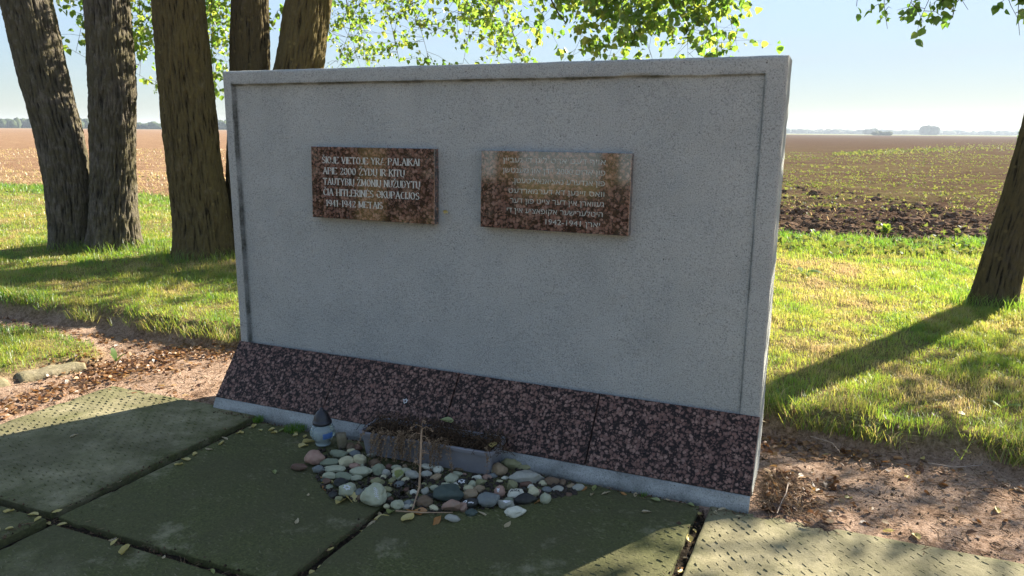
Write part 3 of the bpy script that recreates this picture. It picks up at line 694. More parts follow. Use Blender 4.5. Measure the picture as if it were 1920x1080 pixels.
PL2, w2_, h2_ = plaque('memorial_plaque', 'red granite plaque with Hebrew letter inscription reflecting the sky', 
    [(901, 282), (1182, 287), (1179, 442), (900, 426)], .050,
    [(rev('אויף דעם ארט ליגן די געביין'), .155, .84, .115, .06), (rev('פון ארום 2000 יידן און מענטשן'), .155, .84, .245, .06),
     (rev('פון אנדערע נאציאנאליטעטן,'), .225, .84, .375, .06), (rev('וואס זיינען דא דערמארדעט'), .20, .84, .505, .06),
     (rev('געווארן אין דער צייט פון דער'), .21, .84, .63, .06), (rev('היטלערישער אקופאציע אין די'), .19, .835, .755, .06), (rev('יארן 1941-1942').replace('1941-1942', '1942-1941'), .46, .82, .885, .06)], True)

# ------------------------------------------------------------------ stones
def stone_mat(name, c1, c2, sc=40, rough=.75):
    k = M(name); v = k.co(); f = k.noise(v, sc, 5, .65); f2 = k.noise(v, 9, 3)
    c1 = (c1[0]*1.03, c1[1], c1[2]*.86); c2 = (c2[0]*1.03, c2[1], c2[2]*.86)
    r_ = k.n('ObjectInfo').outputs['Random']
    c = k.mix(f2, k.ramp(f, [(.3, c1), (.7, c2)]), tuple(np.array(c1)*.6+np.array(c2)*.4))
    c = k.mix(k.ramp(f, [(.62, 0), (.74, .35)]), c, tuple(np.minimum(np.array(c2)*1.35, .8)))
    c = k.mix(k.math('MULTIPLY', k.ramp(k.noise(v, 16, 4), [(.45, 0), (.65, .5)]), k.math('MULTIPLY', r_, .8)), c, (.10, .11, .06))
    return k.done(k.pbr(c, rough, k.bump(f, .003, .6), .35))
SM = {'white': stone_mat('white_stone', (.46, .47, .43), (.66, .66, .60)), 'cream': stone_mat('cream_stone', (.36, .35, .24), (.55, .52, .38)),
      'palegreen': stone_mat('pale_green_stone', (.25, .27, .21), (.42, .44, .34)), 'greygreen': stone_mat('grey_green_stone', (.13, .155, .115), (.26, .29, .22)),
      'grey': stone_mat('grey_stone', (.22, .23, .22), (.40, .40, .38)), 'olive': stone_mat('olive_stone', (.16, .165, .09), (.30, .29, .17)),
      'brown': stone_mat('brown_stone', (.085, .058, .04), (.19, .13, .09)), 'tan': stone_mat('tan_stone', (.20, .15, .10), (.34, .26, .18)),
      'pink': stone_mat('pink_stone', (.22, .13, .11), (.40, .27, .23)), 'blue': stone_mat('blue_grey_stone', (.10, .118, .135), (.20, .22, .235)),
      'teal': stone_mat('dark_teal_stone', (.034, .052, .050), (.075, .10, .095)), 'black': stone_mat('black_stone', (.014, .015, .016), (.04, .04, .042)),
      'redbrown': stone_mat('red_brown_stone', (.08, .045, .035), (.16, .09, .07))}
def ico(sub):
    t = (1+5**.5)/2
    v = [(-1,t,0),(1,t,0),(-1,-t,0),(1,-t,0),(0,-1,t),(0,1,t),(0,-1,-t),(0,1,-t),(t,0,-1),(t,0,1),(-t,0,-1),(-t,0,1)]
    f = [(0,11,5),(0,5,1),(0,1,7),(0,7,10),(0,10,11),(1,5,9),(5,11,4),(11,10,2),(10,7,6),(7,1,8),(3,9,4),(3,4,2),(3,2,6),(3,6,8),(3,8,9),(4,9,5),(2,4,11),(6,2,10),(8,6,7),(9,8,1)]
    v = [np.array(p)/np.linalg.norm(p) for p in v]
    for _ in range(sub):
        cache = {}; nf = []
        def mid(a, b):
            kk = (min(a, b), max(a, b))
            if kk not in cache: p = v[a]+v[b]; cache[kk] = len(v); v.append(p/np.linalg.norm(p))
            return cache[kk]
        for a, b, c in f:
            ab, bc, ca = mid(a, b), mid(b, c), mid(c, a); nf += [(a, ab, ca), (b, bc, ab), (c, ca, bc), (ab, bc, ca)]
        f = nf
    return np.array(v), np.array(f)
ICO3, ICO2, ICO1 = ico(3), ico(2), ico(1)
def stone_mesh(sx, sy, sz, seed, angular=False, sub=3):
    v, f = (ICO3 if sub == 3 else ICO2); v = v.copy(); rg = np.random.default_rng(seed)
    if angular:
        for _ in range(9):
            n = rg.normal(size=3); n /= np.linalg.norm(n); d = rg.uniform(.62, .85); e = v @ n-d; v -= np.maximum(e, 0)[:, None]*n[None]
        v *= 1.12
        v += v*(.05*fbm(v[:, 0]*2.2+seed, v[:, 1]*2.2, v[:, 2]*2.2, 3))[:, None]
    else:
        v = v*(1+.27*fbm(v[:, 0]*.9+seed*3.1, v[:, 1]*.9, v[:, 2]*.9, 2)+.03*fbm(v[:, 0]*3+seed, v[:, 1]*3, v[:, 2]*3, 2))[:, None]
    v = v/np.abs(v).max(0)
    return np_mesh('stone', v*np.array([sx, sy, sz]), tris=f, smooth=True)
def project_marks(o, me, polys, wdt, size, name, mat, squash=1.0):
    # draw strokes on the side of a stone that looks at the viewer's side, laid onto its surface
    co = np.zeros(len(me.vertices)*3); me.vertices.foreach_get('co', co); co = co.reshape(-1, 3)
    bv = BVHTree.FromPolygons([Vector(c) for c in co], [tuple(p.vertices) for p in me.polygons])
    rot = Matrix.Rotation(o.rotation_euler[2], 3, 'Z').inverted()
    d = rot @ (Vector((0, 0, 1.25))+Vector((-o.location[0], -o.location[1], 0)).normalized()).normalized()
    right = rot @ Vector((1, -.1, 0)).normalized(); right = (right-d*right.dot(d)).normalized(); up = d.cross(right)
    V, Q = ribbon([[(a*size, b*size*squash) for a, b in p] for p in polys], wdt); out = []
    for a, b in V:
        p = right*a+up*b+d*.5; loc, nr, i, ds = bv.ray_cast(p, -d)
        if loc is None: loc = right*a+up*b
        out.append(tuple(loc+d*.0012))
    link(name, np_mesh(name, np.array(out), Q), mat, o)
GRP = 'stones laid around the planter'
# x, y, w, h read in the enlarged view of the pile (3.097 x, origin 520,740)
ST = [
 (218,366,98,84,'pink',0,'large speckled pinkish stone just below the glass lantern'), (125,420,88,42,'redbrown',0,'flat reddish brown stone lying alone left of the pile'),
 (355,345,100,50,'greygreen',0,'flat dark green stone right of the lantern foot'), (395,388,88,62,'cream',0,'roundish cream stone below the flat dark green stone'),
 (476,378,66,70,'cream',0,'smooth pale yellow oval stone, the smoothest in the pile'), (303,392,95,50,'greygreen',1,'flat grey green stone right of the speckled pink stone'),
 (330,433,118,38,'palegreen',1,'long flat pale green stone under the orange leaf'), (484,448,118,64,'palegreen',0,'bean shaped pale green stone below the smooth yellow one'),
 (590,437,64,72,'greygreen',1,'upright angular grey green stone below the planter left end'), (633,458,44,55,'grey',0,'small pale grey egg shaped stone beside the angular green one'),
 (705,442,78,40,'cream',0,'flat beige stone topping a grey green one'), (700,472,56,56,'palegreen',0,'grey green round stone under the flat beige one'),
 (305,470,74,46,'palegreen',0,'small pale stone under the long flat one at the left rim'), (388,476,95,46,'greygreen',1,'wedge shaped grey green stone behind the white starred one'),
 (455,484,66,36,'palegreen',0,'small oval stone tucked under the bean shaped one'), (403,550,92,76,'palegreen',0,'pale round stone marked with a white star at the left rim'),
 (585,508,72,52,'olive',0,'round olive stone behind the large inscribed pale stone'), (562,583,132,114,'palegreen',0,'largest round pale stone with lines of white writing'),
 (473,572,52,46,'blue',0,'small slate blue stone left of the largest round pale stone'), (634,556,56,52,'olive',0,'yellowish green stone right of the largest pale stone'),
 (696,640,64,56,'palegreen',0,'small pale green stone below the dry stick'), (760,632,52,42,'blue',0,'small dark bluish stone left of the dry stick'),
 (783,465,74,58,'grey',0,'pale blue grey stone just left of the upright stick'), (880,418,78,42,'white',0,'white stone under the front of the planter'),
 (936,437,58,52,'white',1,'chunky whitish stone next to the white one at the planter'), (1010,494,68,64,'palegreen',0,'tall pale stone leaning under the planter front'),
 (1040,462,68,38,'palegreen',0,'flat pale stone right below the planter front'), (1070,510,66,52,'black',1,'dark stone with a white star below the planter'),
 (992,574,148,98,'teal',0,'large dark teal stone right of the stick'), (856,618,82,68,'brown',0,'round brown stone at the foot of the stick'),
 (1015,642,112,78,'pink',1,'angular pink stone in the front row'), (1078,655,54,52,'pink',1,'dark pink stone behind the angular pink one'),
 (1115,634,104,64,'black',0,'black stone with a white star and white writing'), (1118,577,88,66,'tan',0,'brownish stone between the teal and the blue grey stones'),
 (1222,610,112,94,'blue',0,'large blue grey stone in the front row'), (1288,562,62,78,'pink',1,'upright pink brown stone with a white mark'),
 (1381,573,86,66,'white',0,'white stone with a black handwritten name'), (1330,635,102,58,'grey',1,'grey stone with a white flake on its face'),
 (1443,606,122,64,'black',0,'plain black stone at the right end of the front row'), (1378,680,114,62,'white',0,'smooth white oval stone lying in front of the pile'),
 (1486,568,60,64,'cream',0,'cream drop shaped stone right of the named white one'), (1555,602,58,70,'palegreen',1,'pale angular chip at the right end of the pile'),
 (1563,552,52,40,'blue',0,'small greyish blue stone at the right rim of the pile'), (1629,548,66,40,'grey',0,'pale oval stone second from the right end'),
 (1747,541,66,42,'grey',0,'small pale stone farthest right by the white plinth'), (1655,511,38,36,'brown',0,'small brown stone by the plinth, right of the long grey block'),
 (1450,478,184,78,'grey',1,'long grey angular block by the plinth'), (1590,500,84,52,'brown',1,'flat brown stone right of the long grey block'),
 (1357,402,104,66,'olive',0,'olive oval stone beside the right end of the planter'), (1290,432,88,78,'tan',1,'brown and pale stone against the planter end'),
 (1252,442,34,58,'palegreen',0,'narrow pale stone standing at the planter corner'), (1360,526,62,62,'olive',0,'olive tan stone above the named white one'),
 (1130,522,44,52,'palegreen',1,'small upright pale chip under the planter corner'), (1170,547,58,48,'tan',0,'small tan stone above the large blue grey one'),
 (1182,510,62,42,'olive',1,'small olive stone under the planter corner'), (910,656,62,36,'cream',0,'small pale stone left of the angular pink one'),
 (1018,716,78,46,'grey',1,'grey stone in front of the angular pink one'), (1125,686,64,42,'teal',0,'small teal stone under the black starred one'),
 (860,560,44,54,'grey',1,'small stone with a whitish face right of the stick'), (550,348,52,32,'grey',0,'small grey stone at the lower left of the planter'),
 (366,512,78,52,'black',0,'dark stone behind the pale starred one'), (236,432,62,46,'blue',0,'dark bluish stone on the left rim of the pile'),
 (425,302,44,46,'brown',0,'dark brown stone between lantern and planter'), (470,306,48,42,'redbrown',0,'reddish stone at the planter left corner'),
 (562,398,66,44,'brown',1,'brown chip below the planter left end'), (925,480,70,40,'tan',1,'tan chip right of the stick'), (1060,430,52,34,'brown',0,'small brown stone against the planter front'),
 (1215,480,60,36,'pink',0,'dull pink stone at the planter right corner'), (1430,425,70,40,'olive',0,'olive stone behind the long grey block'), (1440,520,66,40,'redbrown',0,'reddish stone under the long grey block'),
]
ZC = 3.097; stones = []
def place_stone(px, py, wpx, hpx, kind, ang, label, seed, grp=GRP, zb=None, sub=3):
    u, v = 520+px/ZC, 740+py/ZC
    zc = .022 if zb is None else zb
    p = onz(u, v, zc); dist = np.linalg.norm(p-np.array([0, 0, CAMH]))
    sx = wpx/ZC/FPX*dist/2*1.17; apparent = hpx/ZC/FPX*dist/2*1.16
    sz = min(apparent*.80, sx*.95); sy = max(sx*.55, min(sx*1.05, apparent*1.12))
    zc = sz*.92-.004+(zb or 0)*.0
    p = onz(u, v, zc)
    me = stone_mesh(sx, sy, sz, seed, bool(ang) or (seed % 4 == 0 and 'smooth' not in label), sub)
    o = link('stone', me, SM[kind], loc=tuple(p)); o.rotation_euler = (RNG.normal(0, .1), RNG.normal(0, .1), RNG.normal(0, .18))
    tag(o, label, 'stone', grp); stones.append((p, max(sx, sy))); return o, me
for i, (px, py, wp_, hp_, kd, an, lb) in enumerate(ST):
    o, me = place_stone(px, py, wp_, hp_, kd, an, lb, i+1)
    if 'marked with a white star' in lb or 'dark stone with a white star' in lb: project_marks(o, me, STAR, .0032, .017, 'star_mark', MAT['white'], .8)
    if lb.startswith('black stone with a white star'):
        project_marks(o, me, [[(a*.55-.75, b*.55+.35) for a, b in p] for p in STAR], .003, .02, 'star_mark', MAT['white'], .8)
        project_marks(o, me, [[(.0, -.5), (.15, -.15), (.3, -.55), (.45, -.2), (.6, -.6), (.8, -.35), (.95, -.7), (1.2, -.6)]], .0032, .02, 'handwriting', MAT['white'], .8)
    if 'handwritten name' in lb:     # A l e x
        project_marks(o, me, [[(-1.0, -.6), (-.7, .5), (-.45, -.6)], [(-.88, -.15), (-.5, -.15)], [(-.2, .6), (-.15, -.6)], [(.05, -.15), (.45, -.05), (.3, .25), (.1, .05), (.15, -.45), (.45, -.4)], [(.62, .25), (1.0, -.5)], [(1.0, .3), (.6, -.55)],
                             [(-.7, 1.0), (.0, 1.1), (.6, 1.05)]], .0030, .020, 'handwriting', MAT['black_ink'], .75)
    if 'lines of white writing' in lb:
        L_ = []
        for r_ in range(6):
            L_.append([(-.1+.22*r_/2+a, .95-.36*r_+.12*((-1)**int(a*20))-.3*a) for a in np.arange(-.15, .75, .09)])
        project_marks(o, me, L_, .0018, .026, 'handwriting', MAT['white'], .85)
    if 'with a white mark' in lb: project_marks(o, me, [[(-.5, .7), (-.4, -.3), (-.1, .5), (.05, -.3), (.2, .6)], [(-.5, -.6), (.1, -.7)]], .004, .014, 'handwriting', MAT['white'], .9)
    if 'white flake' in lb: project_marks(o, me, [[(-.8, .3), (-.2, .5), (.4, .4), (.9, .5)], [(-.6, .1), (.1, .25), (.7, .2)], [(-.3, -.1), (.3, .0)]], .006, .018, 'flake_mark', MAT['white'], .8)
# small pebbles wedged between them
fill = 0; tries = 0
kinds = list(SM)
while fill < 60 and tries < 900:
    tries += 1
    px, py = RNG.uniform(250, 1720), RNG.uniform(330, 720)
    top = np.interp(px, [200, 480, 520, 1220, 1300, 1760], [330, 330, 390, 470, 420, 540]); bot = np.interp(px, [200, 300, 560, 900, 1380, 1500, 1760], [430, 600, 640, 690, 650, 610, 575])
    if not top < py < bot: continue
    p = onz(520+px/ZC, 740+py/ZC, .01)
    rr_ = RNG.uniform(.010, .022)
    if min(np.hypot(*(p-q)[:2])-s*.75 for q, s in stones) < rr_*.3: continue
    kd = kinds[RNG.integers(len(kinds))]
    place_stone(px, py, rr_*2*FPX/3.4*ZC, rr_*1.5*FPX/3.4*ZC, kd, RNG.random() < .4, 'small %s pebble wedged among the larger stones of the pile' % {'palegreen': 'pale green', 'greygreen': 'grey green', 'redbrown': 'reddish brown', 'blue': 'blue grey', 'teal': 'dark teal'}.get(kd, kd), 200+tries, 'pebbles wedged in the stone pile', None, 2)
    fill += 1

# soil crumbs and decayed leaves under the pile
MAT['crumb'] = simple('dark_crumbs', (.035, .026, .018), .95, .5, 60)
mb = MB(); v8 = ICO1[0]; f8 = ICO1[1]
for _ in range(1700):
    px = RNG.uniform(230, 1740); top = np.interp(px, [200, 480, 520, 1220, 1300, 1760], [310, 310, 380, 470, 410, 520]); bot = np.interp(px, [200, 300, 560, 900, 1380, 1500, 1760], [440, 600, 630, 690, 650, 610, 580])
    p = onz(520+px/ZC, 740+RNG.uniform(top, bot)/ZC, .004); r_ = RNG.uniform(.003, .011)
    mb.add(p+v8*r_*RNG.uniform(.5, 1.2, 3), t=f8)
tag(link('soil_crumbs', mb.mesh('soil_crumbs'), MAT['crumb']), kind='stuff')

# ------------------------------------------------------------------ glass lantern
def lathe(prof, seg=48, rib=None):
    P = np.array(prof, float); th = np.arange(seg)*2*math.pi/seg
    r = np.repeat(P[:, :1], seg, 1)
    if rib is not None: r = r*(1+rib(P[:, 1:], th[None]))
    V = np.stack([r*np.cos(th), r*np.sin(th), np.repeat(P[:, 1:], seg, 1)], -1)
    n = len(P); i = np.arange(n-1)[:, None]*seg; j = np.arange(seg)[None]; j2 = (j+1) % seg
    return V.reshape(-1, 3), np.stack([i+j, i+j2, i+seg+j2, i+seg+j], -1).reshape(-1, 4)
def smoothp(pts, n=40):
    pts = np.array(pts, float); t = np.linspace(0, 1, len(pts)); tt = np.linspace(0, 1, n)
    a = np.stack([np.interp(tt, t, pts[:, q]) for q in (0, 1)], -1)
    for _ in range(3): a[1:-1] = (a[:-2]+2*a[1:-1]+a[2:])/4
    return a
pl_ = onz(606, 834, 0.0); lan = tag(empty('grave_lantern', tuple(pl_)), 'small ribbed glass grave lantern with a pointed black cap beside the stones', 'lantern')
k = M('lantern_glass'); f = k.noise(k.co(), 30)
MAT['glass'] = k.done(k.pbr((.55, .66, .64), .12, k.bump(f, .002, .4), .6, **{'Transmission Weight': .72, 'IOR': 1.3}))
k = M('black_plastic'); f = k.noise(k.co(), 60); MAT['cap'] = k.done(k.pbr((.014, .014, .016), k.ramp(f, [(.3, .28), (.7, .45)]), None, .5))
MAT['wax'] = simple('candle_wax', (.55, .56, .54), .6, .1)
MAT['label'] = simple('blue_label', (.06, .14, .33), .5, .25, 60)
jar = smoothp([(.0, .001), (.036, .001), (.040, .008), (.034, .020), (.040, .028), (.058, .050), (.064, .072), (.062, .092), (.052, .110), (.040, .120), (.040, .128)], 44)
V, Q = lathe(jar, 72, lambda z, th: .028*np.cos(13*th+70*z)*sstep(.03, .05, z)*sstep(.112, .095, z))
link('glass_jar', np_mesh('glass_jar', V, Q, smooth=True), MAT['glass'], lan)
V, Q = lathe([(0, .006), (.03, .006), (.031, .08), (.006, .083), (0, .082)], 32); link('candle', np_mesh('candle', V, Q, smooth=False), MAT['wax'], lan)
V, Q = lathe([(.035, .117), (.047, .117), (.049, .120), (.049, .131), (.046, .134), (.0435, .136), (.041, .150), (.035, .166), (.025, .181), (.014, .190), (.011, .192), (.011, .197), (.006, .203), (0, .204)], 40)
link('cap', np_mesh('cap', V, Q, smooth=True), MAT['cap'], lan)
ths = np.linspace(R(-75), R(-28), 9); zz_ = np.linspace(.058, .088, 5); T_, Z_ = np.meshgrid(ths, zz_)
rj_ = np.interp(Z_, jar[:, 1][8:], jar[:, 0][8:])*1.03+.0012
i2 = (np.arange(4)[:, None]*9+np.arange(8)[None]).ravel()
link('label_sticker', np_mesh('label_sticker', np.stack([rj_*np.cos(T_), rj_*np.sin(T_), Z_+.004*T_], -1), np.stack([i2, i2+1, i2+10, i2+9], -1), smooth=True), MAT['label'], lan)

# broken concrete lump between lantern and planter
pc = onz(520+375/ZC, 740+262/ZC, .04); V, Q = rough_block(.05, .05, .075, 33, .004, .012, .006)
tag(link('concrete_lump', np_mesh('concrete_lump', V, Q, smooth=True), MAT['kerb'], loc=(pc[0], pc[1], .035), rz=.3), 'small broken concrete lump standing right behind the glass lantern', 'lump')

# ------------------------------------------------------------------ planter box and its dead plants
MAT['plastic'] = simple('grey_plastic', (.19, .19, .20), .45, .12, 12, .0, .4)
pbr_ = onz(917, 893, 0.0); pxr, pyr = wall_xy(pbr_[0], pbr_[1]); pbl_ = onz(683, 852, 0.0); pxl, pyl = wall_xy(pbl_[0], pbl_[1])
PLN = pxr-pxl; PH, PD = .128, .165
ang_p = math.atan2(pbr_[1]-pbl_[1], pbr_[0]-pbl_[0]); PLN = np.hypot(pbr_[0]-pbl_[0], pbr_[1]-pbl_[1])
plx = tag(empty('planter_box', (pbl_[0], pbl_[1], 0), ang_p), 'long grey plastic planter box full of dead plants at the granite foot', 'planter')
def rrect(xa, xb, ya, yb, r, n=5):
    out = []
    for cx, cy, a0 in ((xb-r, ya+r, -90), (xb-r, yb-r, 0), (xa+r, yb-r, 90), (xa+r, ya+r, 180)):
        for q in range(n+1):
            t = R(a0+90*q/n); out.append((cx+r*math.cos(t), cy+r*math.sin(t)))
    return np.array(out)
def loft(levels):
    V = []; n = len(levels[0][0]); Q = []
    for ring, z in levels: V.append(np.c_[ring, np.full(n, z)])
    for l in range(len(levels)-1):
        for i in range(n): j = (i+1) % n; Q.append((l*n+i, l*n+j, (l+1)*n+j, (l+1)*n+i))
    return np.concatenate(V), np.array(Q)
tp = .014
V, Q = loft([(rrect(.01, PLN-.01, .01, PD-.01, .02), 0.0), (rrect(0, PLN, 0, PD, .024), .004), (rrect(-tp, PLN+tp, -tp, PD+tp, .026), PH), (rrect(-tp+.004, PLN+tp-.004, -tp+.004, PD+tp-.004, .022), PH), (rrect(.004, PLN-.004, .004, PD-.004, .02), .01)])
link('box', np_mesh('box', V, Q, smooth=False), MAT['plastic'], plx)
V, Q = loft([(rrect(-tp-.001, PLN+tp+.001, -tp-.001, PD+tp+.001, .026), PH-.018), (rrect(-tp-.009, PLN+tp+.009, -tp-.009, PD+tp+.009, .03), PH-.018), (rrect(-tp-.010, PLN+tp+.010, -tp-.010, PD+tp+.010, .031), PH-.003),
             (rrect(-tp-.007, PLN+tp+.007, -tp-.007, PD+tp+.007, .03), PH+.001), (rrect(-tp+.003, PLN+tp-.003, -tp+.003, PD+tp-.003, .022), PH+.001)])
link('rim', np_mesh('rim', V, Q, smooth=False), MAT['plastic'], plx)
gx_ = np.linspace(-.006, PLN+.006, 50); gy_ = np.linspace(-.006, PD+.006, 14); GX, GY = np.meshgrid(gx_, gy_)
i2 = (np.arange(13)[:, None]*50+np.arange(49)[None]).ravel()
link('soil', np_mesh('soil', np.stack([GX, GY, PH-.022+.012*fbm(GX*25, GY*25, 1.7, 3)], -1), np.stack([i2, i2+1, i2+51, i2+50], -1), smooth=True), MAT['joint'], plx)

k = M('dead_stems'); oi = k.attr('tint'); f = k.noise(k.co(), 120, 3)
MAT['dead'] = k.done(k.pbr(k.ramp(k.math('ADD', k.math('MULTIPLY', oi, .7), k.math('MULTIPLY', f, .3)), [(.15, (.030, .020, .013)), (.5, (.13, .085, .05)), (.85, (.30, .21, .125))]), .9, None, .1))
dead = tag(empty('dead_plant', (pbl_[0], pbl_[1], 0), ang_p), 'withered brown plants drooping over the front of the grey planter', 'plant')
OCT = np.array([(1,0,0),(-1,0,0),(0,1,0),(0,-1,0),(0,0,1),(0,0,-1)], float); OCTF = np.array([(0,2,4),(2,1,4),(1,3,4),(3,0,4),(2,0,5),(1,2,5),(3,1,5),(0,3,5)])
rg = np.random.default_rng(21)
def spray(x, seed, reach, drop, rise=.05, tint=.6, y0=.03):
    r_ = np.random.default_rng(seed); t = np.linspace(0, 1, 16)
    side = r_.normal(0, .05)
    P0, P1, P2, P3 = np.array([x, y0, PH-.01]), np.array([x+side*.4, -.0, PH+rise*1.6]), np.array([x+side, -reach*1.1, PH+rise*.8]), np.array([x+side*1.2, -reach, PH-drop])
    pts = ((1-t)**3)[:, None]*P0+(3*(1-t)**2*t)[:, None]*P1+(3*(1-t)*t**2)[:, None]*P2+(t**3)[:, None]*P3
    pts[:, 0] += .004*np.sin(t*9+seed); mb = MB(); mb.tube(pts, np.linspace(.0016, .0007, 16), 4, True, tint=tint*.8)
    for b in range(int(30+drop*240)):
        s = r_.uniform(.35, 1); q = np.array([np.interp(s, t, pts[:, c]) for c in range(3)])+r_.normal(0, .0045, 3)
        mb.add(q+OCT*r_.uniform(.0018, .0042)*r_.uniform(.7, 1.3, (1, 3)), t=OCTF, tint=np.clip(tint+r_.normal(0, .18), 0, 1))
    return mb.mesh('seed_spray')
xsprays = list(rg.uniform(.05, .18, 14))+list(rg.uniform(.16, .42, 30))+list(rg.uniform(.40, .50, 8))+[.655]
for i, x in enumerate(xsprays):
    dr = rg.uniform(.05, .135) if i < 52 else .10
    link('seed_spray', spray(x, 50+i, rg.uniform(.035, .085), dr, rg.uniform(.008, .045), rg.uniform(.5, .95)), MAT['dead'], dead)
mb = MB()
for i in range(330):      # dark tangle lying on the box
    x = rg.uniform(.0, PLN+.05); y = rg.uniform(0, PD); a = rg.uniform(0, 6.28); l = rg.uniform(.05, .16)
    t = np.linspace(0, 1, 7); hgt = rg.uniform(.0, .085)*(1-.35*abs(x/PLN-.45))
    pts = np.c_[x+np.cos(a)*l*(t-.5), np.clip(y+np.sin(a)*l*(t-.5), -.03, PD+.05), PH-.012+hgt*np.sin(t*3.1)+.010*rg.normal()]
    pts += .006*np.sin(t*7+i)[:, None]
    pts[:, 2] = np.maximum(pts[:, 2], PH-.015)
    mb.tube(pts, .0013, 3, False, tint=rg.uniform(.0, .38))
for i in range(900):
    x = rg.uniform(.0, PLN+.03); q = np.array([x, rg.uniform(-.02, PD+.01), PH-.008+abs(rg.normal(0, .026))])
    mb.add(q+OCT*rg.uniform(.002, .006)*rg.uniform(.4, 1.4, (1, 3)), t=OCTF, tint=rg.uniform(0, .35))
tag(link('dry_tangle', mb.mesh('dry_tangle'), MAT['dead'], dead), kind='stuff')

# ------------------------------------------------------------------ sticks
MAT['stick'] = simple('dry_wood', (.33, .22, .13), .8, .3, 30)
MAT['twig'] = simple('grey_twig', (.30, .24, .19), .9, .3, 30)
mb = MB(); b0 = onz(773, 956, .004); kk_ = atd(786, 914, 3.04); tt = atd(790.5, 794, 3.13); md = atd(789, 850, 3.08)
mb.tube([b0, b0*.4+kk_*.6, kk_], [.003, .0035, .0045], 6); mb.tube([kk_-np.array([.0, 0, .004]), md, md*.4+tt*.6, tt-np.array([0, 0, .03])], [.0052, .0048, .0046, .0042], 7)
for dx in (-.0025, .0015, .004): mb.tube([tt+np.array([dx*.6, 0, -.034]), tt+np.array([dx*1.6, 0, -.012*abs(dx)*300+.0])], [.002, .0004], 5)
mb.tube([kk_, kk_+np.array([-.012, -.005, .012])], [.002, .001], 5)
for q, (f_, dx, dy, dz) in enumerate(((.95, -.05, -.03, -.01), (.90, .055, -.02, .0), (.80, .045, -.03, -.03), (.84, -.06, -.02, -.03), (.45, .03, -.01, .03), (.3, -.025, -.01, .03), (.98, .02, -.03, .02))):
    a_ = kk_*(1-f_)+tt*f_; e_ = a_+np.array([dx, dy, dz]); ps = np.array([a_, a_*.6+e_*.4+np.array([0, 0, .018]), a_*.25+e_*.75+np.array([0, 0, .012]), e_]); mb.tube(ps, [.0016, .0013, .0010, .0006], 4)
    for z_ in range(26):
        t_ = RNG.uniform(.3, 1)*3; i_ = min(2, int(t_)); mb.add(ps[i_]+(ps[i_+1]-ps[i_])*(t_-i_)+RNG.normal(0, .004, 3)+OCT*RNG.uniform(.0012, .0028), t=OCTF)
st_ = link('dry_stick', mb.mesh('dry_stick', True), MAT['stick']); tag(st_, 'broken dry stalk standing upright before the grey planter', 'stick')
def stick(pts, r, label, mat='stick', name='twig', grp=None):
    mb = MB(); P = np.array(pts); n = len(P); mb.tube(P, np.linspace(r, r*.6, n), 5)
    return tag(link(name, mb.mesh(name, True), MAT[mat]), label, 'twig', grp)
stick([onz(742, 958, .012), onz(790, 961, .014), onz(849, 961, .018)], .0036, 'straight dry twig lying along the front of the stone pile')
stick([onz(1478, 905, .03), onz(1474, 925, .045), onz(1466, 940, .03), onz(1457, 962, .02)], .0035, 'pale crooked twig on the dirt beside the right end of the foot', 'twig')
stick([onz(1520, 818, .03), onz(1560, 830, .035), onz(1575, 848, .02)], .003, 'thin twig under the lawn edge right of the wall', 'twig')
stick([onz(1740, 868, .02), onz(1790, 876, .03), onz(1840, 872, .03), onz(1846, 850, .05)], .003, 'long bent twig on the shaded dirt below the lawn edge', 'twig')

# ------------------------------------------------------------------ leaves: shapes
LF = np.array([(0, 0, 0), (-.40, .16, .10), (-.40, .52, .11), (0, 1, -.06), (.40, .52, .11), (.40, .16, .10), (0, .5, .0)])
LQ = np.array([(0, 6, 2, 1), (0, 5, 4, 6)]); LT = np.array([(6, 3, 2), (6, 4, 3)])
def leaf_cloud(P, size, axis_, rnd, tint, rng):
    """heart shaped leaves at points P; axis_ = direction stalk to tip"""
    n = len(P); ax = axis_+rnd*rng.normal(size=(n, 3)); ax /= np.linalg.norm(ax, axis=1)[:, None]
    r_ = rng.normal(size=(n, 3)); sx = np.cross(ax, r_); sx /= np.linalg.norm(sx, axis=1)[:, None]; nz = np.cross(sx, ax)
    fold = rng.uniform(.3, 2.2, n); sz = size*rng.uniform(.45, 1.2, n)
    V = P[:, None]+sz[:, None, None]*(LF[None, :, 0:1]*sx[:, None]+LF[None, :, 1:2]*ax[:, None]+(LF[None, :, 2]*fold[:, None])[..., None]*nz[:, None])
    b = np.arange(n)[:, None, None]*7
    return V.reshape(-1, 3), (b+LQ[None]).reshape(-1, 4), (b+LT[None]).reshape(-1, 3), np.repeat(tint, 7)
k = M('tree_leaf'); t_ = k.attr('tint')
MAT['leaf'] = k.leafy(k.ramp(t_, [(0, (.040, .080, .012)), (.5, (.08, .125, .018)), (1, (.17, .16, .025))]),
                      k.ramp(t_, [(0, (.14, .31, .035)), (.5, (.30, .48, .06)), (1, (.54, .56, .09))]), .62, .08, .4)

